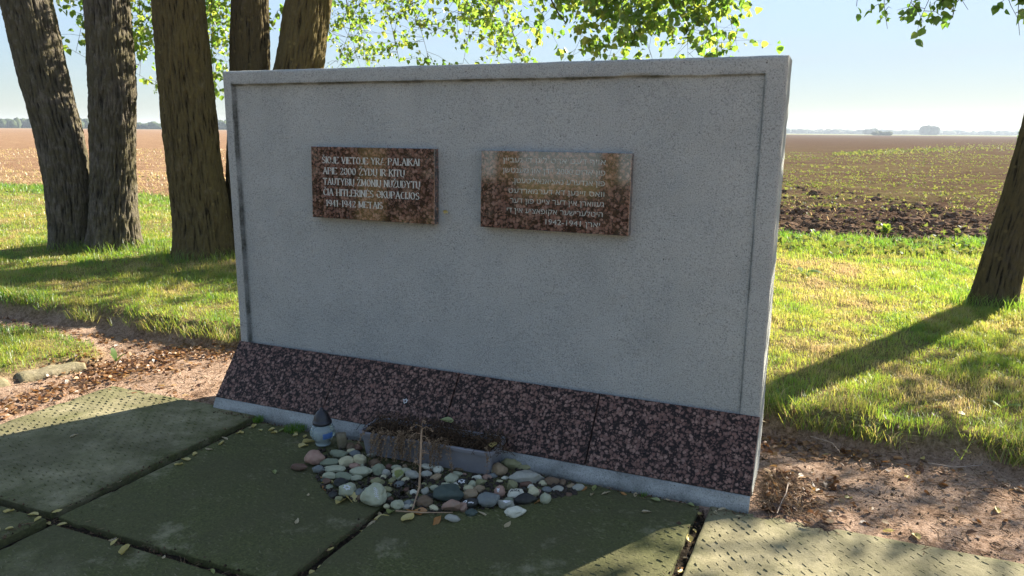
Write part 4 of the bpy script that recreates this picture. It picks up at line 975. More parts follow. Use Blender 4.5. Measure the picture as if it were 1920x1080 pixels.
# crumbs of soil and moss spilling from the joints
mb = MB(); rgj = np.random.default_rng(31)
def jcrumb(x, y):
    p = wall_w(x, y); z = zslab(p[0], p[1]); r_ = rgj.uniform(.0015, .006)*(1 if rgj.random() < .93 else 1.9)
    if rgj.random() < .7: mb.add(np.array([p[0], p[1], z+r_*.2])+OCT*r_*rgj.uniform(.5, 1.4, (6, 1)), t=OCTF, tint=rgj.uniform(0, .5))
    else:
        a = rgj.uniform(0, 6.28); l = rgj.uniform(.01, .035); mb.tube([p+np.array([0, 0, z+.003]), p+np.array([math.cos(a)*l, math.sin(a)*l, z+.006])], .0009, 3, False, tint=rgj.uniform(.2, .9))
for i in range(2600):
    spread_ = rgj.normal(0, .018)
    if i % 5 < 2: xj = colx[1+i % 3]; y_ = rgj.uniform(-2.4, 0); jcrumb(xj+.03*(y_)+spread_, y_)
    elif i % 5 < 4: jcrumb(rgj.uniform(-3.8, 1.0), -1.22+spread_)
    else: jcrumb(rgj.uniform(-2.95, 0), -.012-abs(rgj.normal(0, .02)))
tag(link('joint_crumbs', mb.mesh('joint_crumbs'), MAT['dead']), kind='stuff')

# ------------------------------------------------------------------ trees
def bark_mat(name, c0, c1, c2, lich, lichc, mossy=0.0):
    k = M(name); v = k.co(); vs_ = k.scale(v, (1, 1, .20))
    f = k.noise(vs_, 44, 6, .72); f2 = k.noise(k.scale(v, (1, 1, .35)), 9, 4); h = k.attr('ridge')
    hh = k.math('ADD', k.math('MULTIPLY', h, .3), k.math('MULTIPLY', f, .7))
    c = k.ramp(hh, [(.32, c0), (.46, c1), (.64, c2)])
    l1 = k.ramp(k.math('ADD', k.math('MULTIPLY', k.noise(v, 14, 5, .7), .6), k.math('MULTIPLY', k.noise(v, 2.3, 3), .4)), [(.50-lich*.25, 0), (.62-lich*.25, .85)])
    c = k.mix(k.math('MULTIPLY', l1, k.ramp(hh, [(.38, .1), (.55, 1)])), c, k.mix(k.noise(v, 40, 3), lichc, tuple(np.array(lichc)*.55)))
    vo_ = k.n('TexVoronoi', {'Vector': v, 'Scale': 11.0}); 
    spot = k.math('MULTIPLY', k.ramp(vo_.outputs['Distance'], [(.16, 1), (.24, 0)]), k.ramp(k.n('SeparateColor', {'Color': vo_.outputs['Color']}).outputs[1], [(.72-lich*.2, 0), (.76-lich*.2, .7)]))
    c = k.mix(spot, c, tuple(np.minimum(np.array(lichc)*1.25, .5)))
    return k.done(k.pbr(c, .95, k.bump(k.math('ADD', f, k.math('MULTIPLY', k.noise(v, 60, 4), .35)), .03, 1.0), .12))
BARKS = {'grey': bark_mat('grey_bark', (.014, .012, .010), (.074, .066, .053), (.185, .162, .128), .3, (.14, .125, .07)),
         'olive': bark_mat('olive_bark', (.014, .011, .006), (.072, .057, .033), (.17, .137, .08), .55, (.16, .125, .05)),
         'dark': bark_mat('dark_bark', (.011, .009, .006), (.048, .040, .028), (.11, .09, .062), .55, (.125, .10, .045))}
def trunk_mesh(path, seed, flare=.28, segs=200, amp=.016):
    P = np.array(path, float); z0_, z1_ = P[0, 2], P[-1, 2]
    zs = np.concatenate([np.arange(z0_, min(3.7, z1_), .022), np.arange(3.7, z1_, .12)])
    C_ = np.stack([np.interp(zs, P[:, 2], P[:, q]) for q in (0, 1, 3)], -1)
    kern = np.ones(25)/25
    for q in range(3):
        pad = np.r_[np.full(12, C_[0, q]), C_[:, q], np.full(12, C_[-1, q])]; C_[:, q] = np.convolve(pad, kern, 'valid') if q < 2 else np.convolve(pad, kern, 'valid')
    th = np.arange(segs)*2*math.pi/segs; T, ZZ = np.meshgrid(th, zs)
    Rr = C_[:, 2:3]
    hz = ZZ-z0_
    lob = 1+flare*np.exp(-hz/.16)*(1+.55*np.cos(5*T+seed)+.3*np.cos(3*T+seed*2.1))+.04*np.cos(2*T+seed+ZZ*.4)+.025*np.cos(3*T+ZZ*.9)
    cx, cy = np.cos(T)*Rr, np.sin(T)*Rr
    tw = ZZ*.25
    ct, st = np.cos(T+tw*.15)*Rr, np.sin(T+tw*.15)*Rr
    rid = 1-2.4*np.abs(fbm(ct*21*1.6+seed+.25*fbm(ct*9, st*9, ZZ*3, 2), st*21*1.6, ZZ*3.4, 3)); rid2 = fbm(ct*48, st*48+seed, ZZ*7, 2)
    rid = np.clip(rid, -1, 1)
    disp = amp*.95*rid+amp*.35*rid2+.018*fbm(ct*4+seed, st*4, ZZ*1.1, 2)
    rad = Rr*lob+disp*np.clip(Rr/.25, .4, 1.1)
    V = np.stack([C_[:, 0:1]+np.cos(T)*rad, C_[:, 1:2]+np.sin(T)*rad, ZZ], -1)
    n = len(zs); i = np.arange(n-1)[:, None]*segs; j = np.arange(segs)[None]; j2 = (j+1) % segs
    return V.reshape(-1, 3), np.stack([i+j, i+j2, i+segs+j2, i+segs+j], -1).reshape(-1, 4), np.clip(.5+.45*rid.ravel()+.15*rid2.ravel(), 0, 1)
def bez(a, b, c, n=10):
    t = np.linspace(0, 1, n)[:, None]; return (1-t)**2*np.array(a)+2*(1-t)*t*np.array(b)+t**2*np.array(c)
def low_clear(P): return P[:, 2] > 1.85+.185*np.maximum(P[:, 1], 0)
class Tree:
    def __init__(s, name, label, path, bark, seed, flare=.28, amp=.016, group=None):
        s.base = np.array(path[0][:3]); s.rng = np.random.default_rng(seed); s.path = np.array(path, float); s.bark = bark
        s.o = tag(empty(name, tuple(s.base)), label, 'tree', group); s.cloud = []; s.tw = MB(); s.ntw = 0
        V, Q, rg_ = trunk_mesh(path, seed, flare, amp=amp)
        link('trunk', np_mesh('trunk', V-s.base, Q, attrs={'ridge': rg_}, smooth=True), BARKS[bark], s.o)
    def limb(s, pts, r0, r1):
        mb = MB(); n = len(pts); mb.tube(np.array(pts)-s.base, np.linspace(r0, r1, n), 8, True, ridge=.5)
        link('branch', mb.mesh('branch', True), BARKS[s.bark], s.o)
    def leaves(s, P, size=.07, tint=None, down=.55):
        n = len(P); t = s.rng.beta(2, 2, n) if tint is None else np.clip(tint+s.rng.normal(0, .2, n), 0, 1)
        s.cloud.append(leaf_cloud(P, size, np.array([0, 0, -down]), .6, t, s.rng))
    def blob(s, c, r, n, size=.10):
        g = s.rng.normal(size=(n*2, 3)); g /= np.linalg.norm(g, axis=1)[:, None]; g *= s.rng.uniform(.1, 1, (n*2, 1))**.45
        P = np.array(c)+g*np.array(r); keep = fbm(P[:, 0]*1.1, P[:, 1]*1.1, P[:, 2]*1.1, 2) > -.12
        P = P[keep & low_clear(P)][:n]
        if len(P): s.leaves(P, size)
    def strand(s, a, b, n, spread, size=.068, lo=.15, tw=True, tint=None):
        a, b = np.array(a), np.array(b); mid = (a+b)/2+np.array([s.rng.normal(0, .16), s.rng.normal(0, .12), .14]); pts = bez(a, mid, b, 9)
        s.tw.tube(pts-s.base, np.linspace(.006, .0018, 9), 4, False, ridge=.4)
        t = lo+(1-lo)*s.rng.random(n)**.85
        Q = np.stack([np.interp(t, np.linspace(0, 1, 9), pts[:, q]) for q in range(3)], -1)
        nt_ = max(3, n//7); tips = []
        for i in range(nt_):
            tt_ = s.rng.uniform(lo, 1); p = np.array([np.interp(tt_, np.linspace(0, 1, 9), pts[:, q]) for q in range(3)])
            e = p+s.rng.normal(0, 1, 3)*np.array([spread, spread, spread*.7])*1.1; tips.append((p, e))
            s.tw.tube(np.array([p, (p+e)/2+[0, 0, .02], e])-s.base, [.0028, .002, .001], 3, False, ridge=.4)
        ci = s.rng.integers(nt_, size=n); f = s.rng.uniform(.25, 1.1, n)[:, None]
        A = np.array([x[0] for x in tips])[ci]; E = np.array([x[1] for x in tips])[ci]
        s.leaves(A+(E-A)*f+s.rng.normal(0, .022, (n, 3)), size, tint, .8); s.ntw += 1
    def done(s):
        if s.cloud:
            nv = 0; Vs = []; Qs = []; Ts = []; tn = []
            for V, Q, T, t in s.cloud: Vs.append(V); Qs.append(Q+nv); Ts.append(T+nv); tn.append(t); nv += len(V)
            tag(link('foliage', np_mesh('foliage', np.concatenate(Vs)-s.base, np.concatenate(Qs), np.concatenate(Ts), {'tint': np.concatenate(tn)}), MAT['leaf'], s.o), kind='stuff')
        if s.ntw: tag(link('twigs', s.tw.mesh('twigs', True), BARKS[s.bark], s.o), kind='stuff')
def px_path(Y, rows, zt, rt, drift):
    """rows: (v, left, right) outline pixels from the ground up, at depth Y"""
    out = []
    for v, l, r in rows:
        a, b = atd(l, v, Y), atd(r, v, Y); out.append([(a[0]+b[0])/2, Y, (a[2]+b[2])/2, (b[0]-a[0])/2])
    x, _, z, _ = out[-1]; out.append([x+drift*(zt-z)*.7, Y+.3, zt, rt]); return out
GT = 'trees standing round the memorial'
def seat(p):                     # start the trunk a little below the lawn
    z = float(zground(p[0][0], p[0][1]))-.06; p[0][2] = z; return p
T1 = Tree('lime_tree', 'leaning grey barked tree, leftmost of the row, trunk tilting left', seat(px_path(9.2, [(468, 100, 164), (400, 98, 170), (330, 90, 166), (240, 70, 148), (150, 45, 124), (60, 22, 103), (0, 10, 92)], 9.0, .16, -.32)), 'grey', 3, .26, .018, GT)
T2 = Tree('lime_tree', 'upright grey barked tree grown together with the leaning one at the left', seat(px_path(9.15, [(465, 172, 256), (420, 170, 254), (330, 175, 251), (240, 175, 252), (150, 173, 251), (60, 168, 243), (0, 165, 238)], 9.5, .17, -.02)), 'grey', 8, .26, .02, GT)
T3 = Tree('lime_tree', 'thick olive barked tree just left of the memorial wall', seat(px_path(8.62, [(484, 338, 428), (430, 334, 428), (340, 325, 415), (240, 314, 402), (150, 305, 393), (60, 296, 384), (0, 291, 378)], 9.5, .18, -.1)), 'olive', 5, .38, .016, GT)
T4 = Tree('lime_tree', 'dark straight tree behind the upper left corner of the wall', seat(px_path(9.0, [(478, 424, 500), (400, 427, 502), (240, 432, 504), (128, 434, 504), (60, 434, 504), (0, 434, 503)], 9.0, .15, .02)), 'dark', 13, .2, .014, GT)
T5 = Tree('lime_tree', 'olive barked tree behind the wall leaning to the right', seat(px_path(8.9, [(478, 455, 540), (300, 483, 574), (128, 516, 606), (60, 527, 614), (0, 539, 622)], 9.0, .15, .26)), 'olive', 21, .2, .016, GT)
T6 = Tree('lime_tree', 'slender dark tree at the right edge leaning right over the grass', seat(px_path(6.3, [(580, 1824, 1897), (520, 1836, 1906), (430, 1862, 1932), (340, 1890, 1958), (250, 1916, 1983), (150, 1944, 2010), (0, 1986, 2050)], 7.6, .10, .26)), 'dark', 30, .24, .012, GT)

def top(tree, z): 
    P = tree.path; return np.array([np.interp(z, P[:, 2], P[:, 0]), np.interp(z, P[:, 2], P[:, 1]), z])
for tr, lst in ((T1, [(4.2, -2.6, .5, 6.2), (5.5, -1.0, 2.5, 7.6), (6.5, -2.5, -1.0, 8.2)]), (T2, [(4.8, -.8, 2.4, 6.5), (6.0, .6, -1.2, 7.8)]), (T3, [(4.5, 1.0, -1.4, 6.3), (5.8, -.6, 2.0, 7.8), (6.8, 1.6, .6, 8.4)]),
                (T4, [(4.3, 1.2, 2.2, 6.0), (6.0, .4, -1.4, 7.8)]), (T5, [(3.9, 3.4, -.6, 5.0), (4.6, 2.6, 1.6, 6.4), (5.4, 2.0, -1.2, 7.2)]), (T6, [(3.6, 1.8, .8, 4.8), (4.2, .4, 2.0, 5.6), (4.8, 2.2, -.8, 6.2), (3.2, -.8, -.5, 3.9)])):
    for z, dx, dy, ze in lst:
        a = top(tr, z); e = a+np.array([dx, dy, ze-z]); tr.limb(bez(a, a+np.array([dx*.4, dy*.4, (ze-z)*.9]), e), .075 if tr is not T6 else .05, .012)
        tr.blob(e, (1.5, 1.4, 1.0), 650, .10); tr.blob((a+e)/2+np.array([0, 0, .4]), (1.2, 1.2, .9), 350, .10)
    e = tr.path[-1][:3]; tr.blob(e+np.array([0, 0, .6]), (1.8, 1.8, 1.3), 700, .11)
def hang(tr, u0, u1, v1, Y, n, sp, size=.068, lo=.2, v0=-110, tint=None):
    tr.strand(atd(u0, v0, Y+.2), atd(u1, v1, Y), n, sp, size, lo, True, tint)
# foliage seen between and beside the left trunks
for a in ((T2, 190, 160, 128, 9.6, 46, .16), (T2, 185, 142, 105, 9.7, 22, .10), (T3, 285, 262, 150, 10.0, 110, .20), (T3, 330, 290, 172, 10.1, 90, .18), (T3, 262, 252, 70, 10.2, 70, .2), (T3, 300, 288, 60, 10, 60, .2), (T3, 318, 306, 228, 9.8, 8, .05),
          (T3, 352, 330, 190, 9.6, 26, .12), (T4, 400, 395, 150, 9.9, 110, .17), (T4, 412, 410, 110, 10.3, 90, .2), (T4, 395, 392, 60, 10, 60, .2), (T4, 402, 407, 185, 9.6, 12, .06), (T4, 508, 516, 62, 9.8, 42, .13), (T1, 105, 98, 8, 9.4, 10, .08),
          # behind the top of the wall, from the leaning olive tree
          (T5, 625, 632, 125, 10.5, 120, .22, .06), (T5, 660, 668, 112, 10.6, 120, .24, .06), (T5, 690, 690, 125, 10.5, 90, .2, .06), (T5, 740, 748, 118, 9.8, 100, .2, .062), (T5, 765, 778, 70, 9.6, 110, .24, .062), (T5, 790, 806, 128, 9.6, 80, .16, .062),
          (T5, 835, 868, 125, 9.3, 46, .11, .064), (T5, 840, 858, 40, 9.0, 60, .2, .064), (T5, 900, 915, 62, 8.6, 110, .22, .066), (T5, 880, 945, 118, 8.8, 110, .17, .066), (T5, 950, 968, 82, 8.2, 110, .2, .068), (T5, 985, 1010, 58, 8.0, 70, .18, .068),
          (T5, 930, 990, 125, 8.6, 40, .13, .066), (T5, 1090, 1070, 118, 7.6, 60, .15, .068), (T5, 1120, 1115, 60, 7.4, 90, .2, .07), (T5, 1150, 1140, 120, 7.2, 100, .18, .07), (T5, 1180, 1190, 80, 7.0, 130, .22, .07), (T5, 1205, 1225, 122, 6.9, 110, .18, .07),
          (T5, 1240, 1265, 70, 6.8, 130, .22, .07), (T5, 1260, 1290, 122, 6.7, 100, .18, .07), (T5, 1280, 1330, 50, 6.6, 120, .2, .07), (T5, 1290, 1345, 115, 6.6, 70, .14, .07), (T5, 1300, 1385, 104, 6.5, 34, .09, .07), (T5, 1040, 1035, 20, 8, 40, .2, .068), (T5, 860, 930, 12, 8.5, 70, .25, .066),
          (T5, 720, 715, 22, 10, 60, .25, .062), (T5, 1330, 1340, 10, 6.6, 70, .2, .07)):
    tr, u0, u1, v1, Y_, n, sp = a[:7]; 
    if u1 > 1000: Y_ = 11.1+.3*((u1*7) % 5)/5; sp *= 1.6; sz_ = .115
    else: sz_ = a[7] if len(a) > 7 else .078
    hang(tr, u0+RNG.normal(0, 45), u1, v1-6, Y_, int(n*(3.0 if u1 < 700 else 2.35)), sp*1.35, sz_)
# bare hooked branch end and low limb that carries the hanging sprays
T5.limb(bez(top(T5, 3.7), atd(820, -160, 9.3), atd(1010, -110, 11.10)), .05, .03); T5.limb(bez(atd(1010, -110, 11.10), atd(1150, -130, 11.15), atd(1340, -70, 11.20)), .03, .010)
T5.limb(bez(atd(1000, -100, 11.10), atd(1030, 12, 11.00), atd(1060, 42, 10.90), 6), .016, .009)
T5.limb(bez(atd(1170, -115, 11.15), atd(1185, 30, 11.10), atd(1192, 90, 11.00), 6), .012, .004); T5.limb(bez(atd(1180, -112, 11.15), atd(1215, 25, 11.10), atd(1265, 60, 11.00), 6), .012, .004)
# right hand spray of the slender tree
T6.limb(bez(top(T6, 3.0), atd(1900, -90, 5.6), atd(1640, -45, 5.4)), .03, .008)
for a in ((1690, 1660, 6, 5.3, 20, .10), (1740, 1722, 38, 5.3, 34, .09), (1770, 1748, 18, 5.3, 34, .09), (1790, 1786, 30, 5.3, 30, .08), (1720, 1700, 20, 5.3, 22, .08), (1800, 1815, 14, 5.3, 18, .07), (1650, 1606, 8, 5.4, 3, .05), (1668, 1664, 50, 5.4, 4, .02), (1930, 1912, 62, 5.0, 18, .05), (1930, 1908, 30, 5.0, 10, .05)):
    hang(T6, a[0]+20, a[1], a[2]+4, a[3], int(a[4]*1.8), a[5], .060, .35, -70, .3)
for e_, n_ in (((7.4, 7.9, 3.45), 300), ((6.5, 6.7, 3.30), 150), ((7.9, 7.4, 3.9), 260), ((6.9, 7.2, 3.9), 150), ((8.2, 8.2, 3.6), 340), ((5.9, 6.3, 3.35), 60), ((7.9, 8.4, 3.7), 260)):
    a_ = top(T6, 3.0); e_ = np.array(e_); T6.limb(bez(a_, (a_+e_)/2+np.array([0, 0, .5]), e_), .04, .01)
    gg = T6.rng.normal(size=(n_, 3))*np.array([.42, .42, .26]); T6.leaves(e_+gg, .085)
for tr in (T1, T2, T3, T4, T5, T6): tr.done()

# trees and bushes on the visitor's side, seen mirrored in the plaques
def mirror_ray(u, v, dist):
    d = ray(u, v); d /= np.linalg.norm(d); n = np.array([EN[0], EN[1], 0]); p = np.array([0, 0, CAMH])+d*np.dot(wall_w(0, WS), n)/np.dot(d, n)
    r = d-2*np.dot(d, n)*n; return p+r*dist
for i, (u, dist, rad) in enumerate(((952, 13, .24), (1143, 12, .17), (700, 9, .22), (640, 15, .2))):
    b = mirror_ray(u, 310, dist); z = float(zground(b[0], b[1]))-.05
    t_ = Tree('roadside_tree', ['tall bare stemmed tree behind the viewer, mirrored in the plaque', 'thinner tree behind the viewer, mirrored at the plaque end', 'leafy tree behind the viewer facing the first plaque', 'farther leafy tree behind the viewer'][i],
              [[b[0], b[1], z, rad*1.15], [b[0]+.05, b[1], z+3, rad], [b[0]+.1, b[1], z+9, rad*.5]], 'dark', 60+i, .2, .014, 'trees on the visitor side')
    for q in range(4):
        a = np.array([b[0], b[1], z+5.5+q*.8]); e = a+np.array([math.cos(q*1.7)*1.8, math.sin(q*1.7)*1.8, 1.2]); t_.limb(bez(a, (a+e)/2+np.array([0, 0, .5]), e, 6), .06, .012); t_.blob(e, (1.4, 1.4, 1.0), 260, .14)
    t_.done()

k = M('autumn_leaf'); t_ = k.attr('tint')
MAT['autumn'] = k.leafy(k.ramp(t_, [(0, (.014, .016, .008)), (.5, (.035, .024, .014)), (1, (.085, .048, .026))]), k.ramp(t_, [(0, (.03, .04, .015)), (.5, (.07, .05, .025)), (1, (.14, .08, .04))]), .3, .06, .5)
rgm = np.random.default_rng(44)
for i in range(15):
    u = 560+i*47; dist = 11+rgm.uniform(-1, 1.5); b = mirror_ray(u, 300, dist); hg = rgm.uniform(2.6, 3.6) if u < 860 else rgm.uniform(.9, 1.55)
    n = 900; g_ = rgm.normal(size=(n, 3)); g_ /= np.linalg.norm(g_, axis=1)[:, None]; Pp = g_*rgm.uniform(.2, 1, (n, 1))**.5*np.array([.75, .6, hg*.5])+np.array([0, 0, hg*.52])
    V, Q, T, t2 = leaf_cloud(Pp, .15, np.array([0, 0, -.4]), .8, np.clip(rgm.beta(2, 2, n)+(.15 if u < 860 else 0), 0, 1), rgm); mb = MB()
    for q in range(6): a_ = rgm.uniform(0, 6.28); mb.tube([(0, 0, -.05), (math.cos(a_)*.2, math.sin(a_)*.2, hg*.35), (math.cos(a_)*.5, math.sin(a_)*.45, hg*.75)], [.02, .015, .006], 5, False, ridge=.5)
    e_ = tag(empty('hedge_shrub', (b[0], b[1], float(zground(b[0], b[1])))), 'autumn coloured shrub of the row behind the viewer, seen only mirrored in the plaques', 'shrub', 'mirrored row of shrubs')
    tag(link('foliage', np_mesh('foliage', V, Q, T, {'tint': t2}), MAT['autumn'], e_), kind='stuff'); link('stems', mb.mesh('stems', True), BARKS['dark'], e_)

# ------------------------------------------------------------------ grass
def blades(P, h, wdt, lean, rng, tint):
    n = len(P); a = rng.uniform(0, 2*math.pi, n); d = np.stack([np.cos(a), np.sin(a), np.zeros(n)], -1); s = np.stack([-np.sin(a+.6), np.cos(a+.6), np.zeros(n)], -1)
    up = np.array([0, 0, 1.]); m = P+up*(h*.62)[:, None]+d*(lean*h*.35)[:, None]; t = P+up*(h*(1-.25*lean))[:, None]+d*(lean*h)[:, None]
    w2 = (wdt/2)[:, None]
    V = np.stack([P-s*w2, P+s*w2, m-s*w2*.75, m+s*w2*.75, t], 1).reshape(-1, 3); b = np.arange(n)[:, None]*5
    return V, b+np.array([[0, 1, 3, 2]]), b+np.array([[2, 3, 4]]), np.repeat(tint, 5)
k = M('grass_blade'); t_ = k.attr('tint')
MAT['grass'] = k.leafy(k.ramp(t_, [(0, (.040, .10, .012)), (.4, (.11, .165, .022)), (.62, (.24, .235, .05)), (.8, (.42, .33, .14)), (1, (.46, .33, .18))]),
                       k.ramp(t_, [(0, (.20, .42, .03)), (.4, (.42, .55, .05)), (.62, (.58, .54, .10)), (.8, (.62, .49, .20)), (1, (.56, .39, .19))]), .48, .10, .45)
k = M('weed_leaf'); t_ = k.attr('tint')
MAT['weed'] = k.leafy(k.ramp(t_, [(0, (.03, .05, .012)), (.5, (.07, .085, .022)), (1, (.15, .13, .05))]), k.ramp(t_, [(0, (.13, .20, .03)), (.5, (.25, .27, .05)), (1, (.34, .29, .09))]), .42, .06, .5)
def scatter(xa, xb, ya, yb, dens, rng):
    n = int((xb-xa)*(yb-ya)*dens); return rng.uniform(xa, xb, n), rng.uniform(ya, yb, n)
rg = np.random.default_rng(77); parts = []
for (xa, xb, ya, yb, dens) in ((-7.5, -1.7, 4.6, 7.5, 6000), (-9.5, -1.7, 7.5, 10.5, 3600), (-12, -1.7, 10.5, 14, 1700), (-16, 0, 14, 20, 650), (1.0, 4.5, 3.0, 6.2, 6500), (3.0, 8.5, 2.0, 6.2, 2500), (1.0, 8, 6.2, 8.5, 4500), (2.0, 10, 8.5, 11.2, 2800), (-1.7, 2.0, 4.6, 11, 700),
                               (-14, 10, -9, 2.0, 40), (-14, -7.5, 2.0, 8, 120)):
    x, y = scatter(xa, xb, ya, yb, dens, rg)
    l_, i_, f_ = lawn_mask(x, y), island_mask(x, y), field_mask(x, y)
    pavd = ~((wall_xy(x, y)[0] > PAVX0-.45) & (wall_xy(x, y)[0] < PAVX1+.4) & (wall_xy(x, y)[1] < .8) & (wall_xy(x, y)[1] > -6.5))
    back = (y < 1.6)
    m = np.maximum(np.where(l_ > .55, l_, 0), np.where(i_ > .6, i_*.85, 0))*(1-f_); m = np.where(back, .8, m)
    fb = fbm(x*1.1, y*1.1, 12.1, 3); pat = .62+.5*fbm(x*2.6, y*2.6, 3.7, 3)
    keep = (rg.random(len(x)) < m*np.clip(pat+.25, .3, 1)) & pavd & ~((i_ > .3) & (l_ < .3) & (wall_xy(x, y)[0] > -4.42))
    x, y, fb, l_, i_ = x[keep], y[keep], fb[keep], l_[keep], i_[keep]
    edge = sstep(.35, 0, y-np.interp(x, LX, LY))*(y > np.interp(x, LX, LY)-.3)
    nearfield = sstep(2.6, .2, np.interp(x, FX, FY)-y)
    dist = np.hypot(x, y); h = (.032+.028*rg.random(len(x))+.03*np.clip(fb, -.5, 1)+.05*edge*rg.random(len(x))+.085*nearfield*rg.random(len(x)))*rg.uniform(.7, 1.25, len(x))
    wdt = .0032*(1+np.maximum(dist-5, 0)*.13)*rg.uniform(.7, 1.3, len(x)); h = np.clip(h*(1+.75*fbm(x*6, y*6, 4.2, 2)), .015, .24)
    dry = .46+.30*fbm(x*.8+4, y*.8, 5.9, 3)+.34*fbm(x*3.1, y*3.1, 2.9, 3)+rg.normal(0, .13, len(x))-.45*nearfield-.10*edge-.02*(x < 0)+.07*(x > 0)-.02
    dry = dry-.16*np.where((x < 0) & (i_ > .5) & (l_ < .5), 1, 0)
    parts.append(blades(np.stack([x, y, zground(x, y)-.006], -1), h, wdt, rg.uniform(.1, 1.1, len(x)), rg, np.clip(dry, 0, 1)))
for (xa, xb, ya, yb, dens) in ((-20, -2.5, 14.5, 26, 90), (-34, -4, 26, 55, 16), (3, 12, 10.5, 18, 14)):      # straw left on the tilled field
    x, y = scatter(xa, xb, ya, yb, dens, rg); kp = (field_mask(x, y) > .5) & (rg.random(len(x)) < np.clip(.5+.9*fbm(x*.5, y*1.3, 7.1, 3), 0, 1)); x, y = x[kp], y[kp]; n = len(x)
    parts.append(blades(np.stack([x, y, zground(x, y)], -1), rg.uniform(.04, .13, n), .012*rg.uniform(.6, 1.4, n)*(1+np.maximum(y-15, 0)*.05), rg.uniform(.8, 2.2, n), rg, np.clip(rg.normal(.86, .12, n), 0, 1)))
# extra tufts at trunk feet and overhanging the bank
for tr, n, r_ in ((T1, 500, .42), (T2, 500, .42), (T3, 800, .5), (T4, 300, .4), (T6, 500, .26)):
    b = tr.base; a = rg.uniform(0, 6.28, n); rr_ = r_*rg.uniform(.75, 1.3, n); x, y = b[0]+np.cos(a)*rr_, b[1]+np.sin(a)*rr_
    parts.append(blades(np.stack([x, y, zground(x, y)-.006], -1), rg.uniform(.07, .20, n), np.full(n, .005), rg.uniform(.2, .9, n), rg, np.clip(rg.normal(.22, .15, n), 0, 1)))
n = 3800; x = np.r_[rg.uniform(1.2, 3.6, n//2), rg.uniform(-6, -2.0, n//2)]; y = np.interp(x, LX, LY)+.04+rg.normal(0, .035, n)+.05*fbm(x*5, 2.2, 1.1, 2)
keep = fbm(x*4, y*4, 9.1, 2) > -.05; x, y = x[keep], y[keep]; n = len(x)
parts.append(blades(np.stack([x, y, np.maximum(zground(x, y), .05)-.006], -1), rg.uniform(.06, .16, n), rg.uniform(.003, .0055, n), rg.uniform(.5, 1.5, n), rg, np.clip(rg.normal(.5, .2, n), 0, 1)))
nv = 0; Vs = []; Qs = []; Ts = []; tn = []
for V, Q, T, t in parts: Vs.append(V); Qs.append(Q+nv); Ts.append(T+nv); tn.append(t); nv += len(V)
tag(link('grass', np_mesh('grass', np.concatenate(Vs), np.concatenate(Qs), np.concatenate(Ts), {'tint': np.concatenate(tn)}), MAT['grass']), kind='stuff')
print('grass blades', nv//5)

# weeds sprouting in the field and the leafy verge
rg = np.random.default_rng(91); P = []; sz = []; tn = []
for (xa, xb, ya, yb, dens, s0) in ((2.2, 9.5, 9.0, 12.5, 120, .07), (3, 13, 12, 18, 110, .05), (4, 20, 18, 30, 50, .055), (5, 36, 30, 60, 14, .07), (-18, -3, 14.5, 24, 9, .06)):
    x, y = scatter(xa, xb, ya, yb, dens, rg); f_ = field_mask(x, y)
    band = np.where(y < np.interp(x, FX, FY)+.15, 1.1, np.where(y < 14.6, .03, .24))+np.where(y < 14.6, .22, .7)*fbm(x*.35, y*.9, 6.6, 3)
    lv = np.where((np.interp(x, FX, FY)-y < 1.8), 1, 0)
    kp = (rg.random(len(x)) < np.clip(band, .03, 1)) & (lv > 0); x, y = x[kp], y[kp]
    z = zground(x, y); c_ = np.stack([x, y, z], -1); sc = s0*rg.uniform(.5, 1.25, len(x))
    for q in range(3): P.append(c_+np.c_[rg.normal(0, 1, (len(x), 2))*sc[:, None]*.35, rg.uniform(.1, .6, len(x))*sc]); sz.append(sc); tn.append(np.clip(rg.normal(.45, .18, len(x)), 0, 1))
for _ in range(2000):                        # weedy streak far out at the right
    u, v = rg.uniform(1560, 1990), 0; v = 292-(u-1560)/400*20+rg.normal(0, 4.0)*(.4+(u-1560)/400)
    q_ = onz(u, max(v, 262), .1); P.append(q_[None]+np.array([[0, 0, .1]])); sz.append(np.array([rg.uniform(.06, .20)])); tn.append(np.array([np.clip(rg.normal(.4, .2), 0, 1)]))
P = np.concatenate(P); sz = np.concatenate(sz); tn = np.concatenate(tn)
ax = np.c_[rg.normal(0, 1, (len(P), 2)), rg.uniform(.2, 1.0, len(P))]
V, Q, T, t_ = leaf_cloud(P, 1.0, ax, .2, tn, rg); V = V.reshape(-1, 7, 3); V = P[:, None]+(V-P[:, None])*sz[:, None, None]
tag(link('field_weeds', np_mesh('field_weeds', V.reshape(-1, 3), Q, T, {'tint': t_}), MAT['weed']), kind='stuff')
# clods on the tilled soil
k = M('clod'); f = k.noise(k.co(), 20, 4); MAT['clod'] = k.done(k.pbr(k.ramp(f, [(.3, (.085, .056, .04)), (.7, (.19, .13, .09))]), .95, k.bump(f, .02), .0))
mb = MB()
for i in range(1500):
    x, y = rg.uniform(3, 9), 10.6+rg.exponential(3.2); 
    if field_mask(x, y) < .4: continue
    r_ = rg.uniform(.015, .06)*(1 if rg.random() > .06 else 1.9); mb.add(np.array([x, y, float(zground(x, y))+r_*.2])+ICO1[0]*(1+.25*rg.normal(size=(len(ICO1[0]), 1)))*r_*np.array([1.2, 1, .7]), t=ICO1[1])
tag(link('soil_clods', mb.mesh('soil_clods'), MAT['clod']), kind='stuff')
print('weeds', len(P))

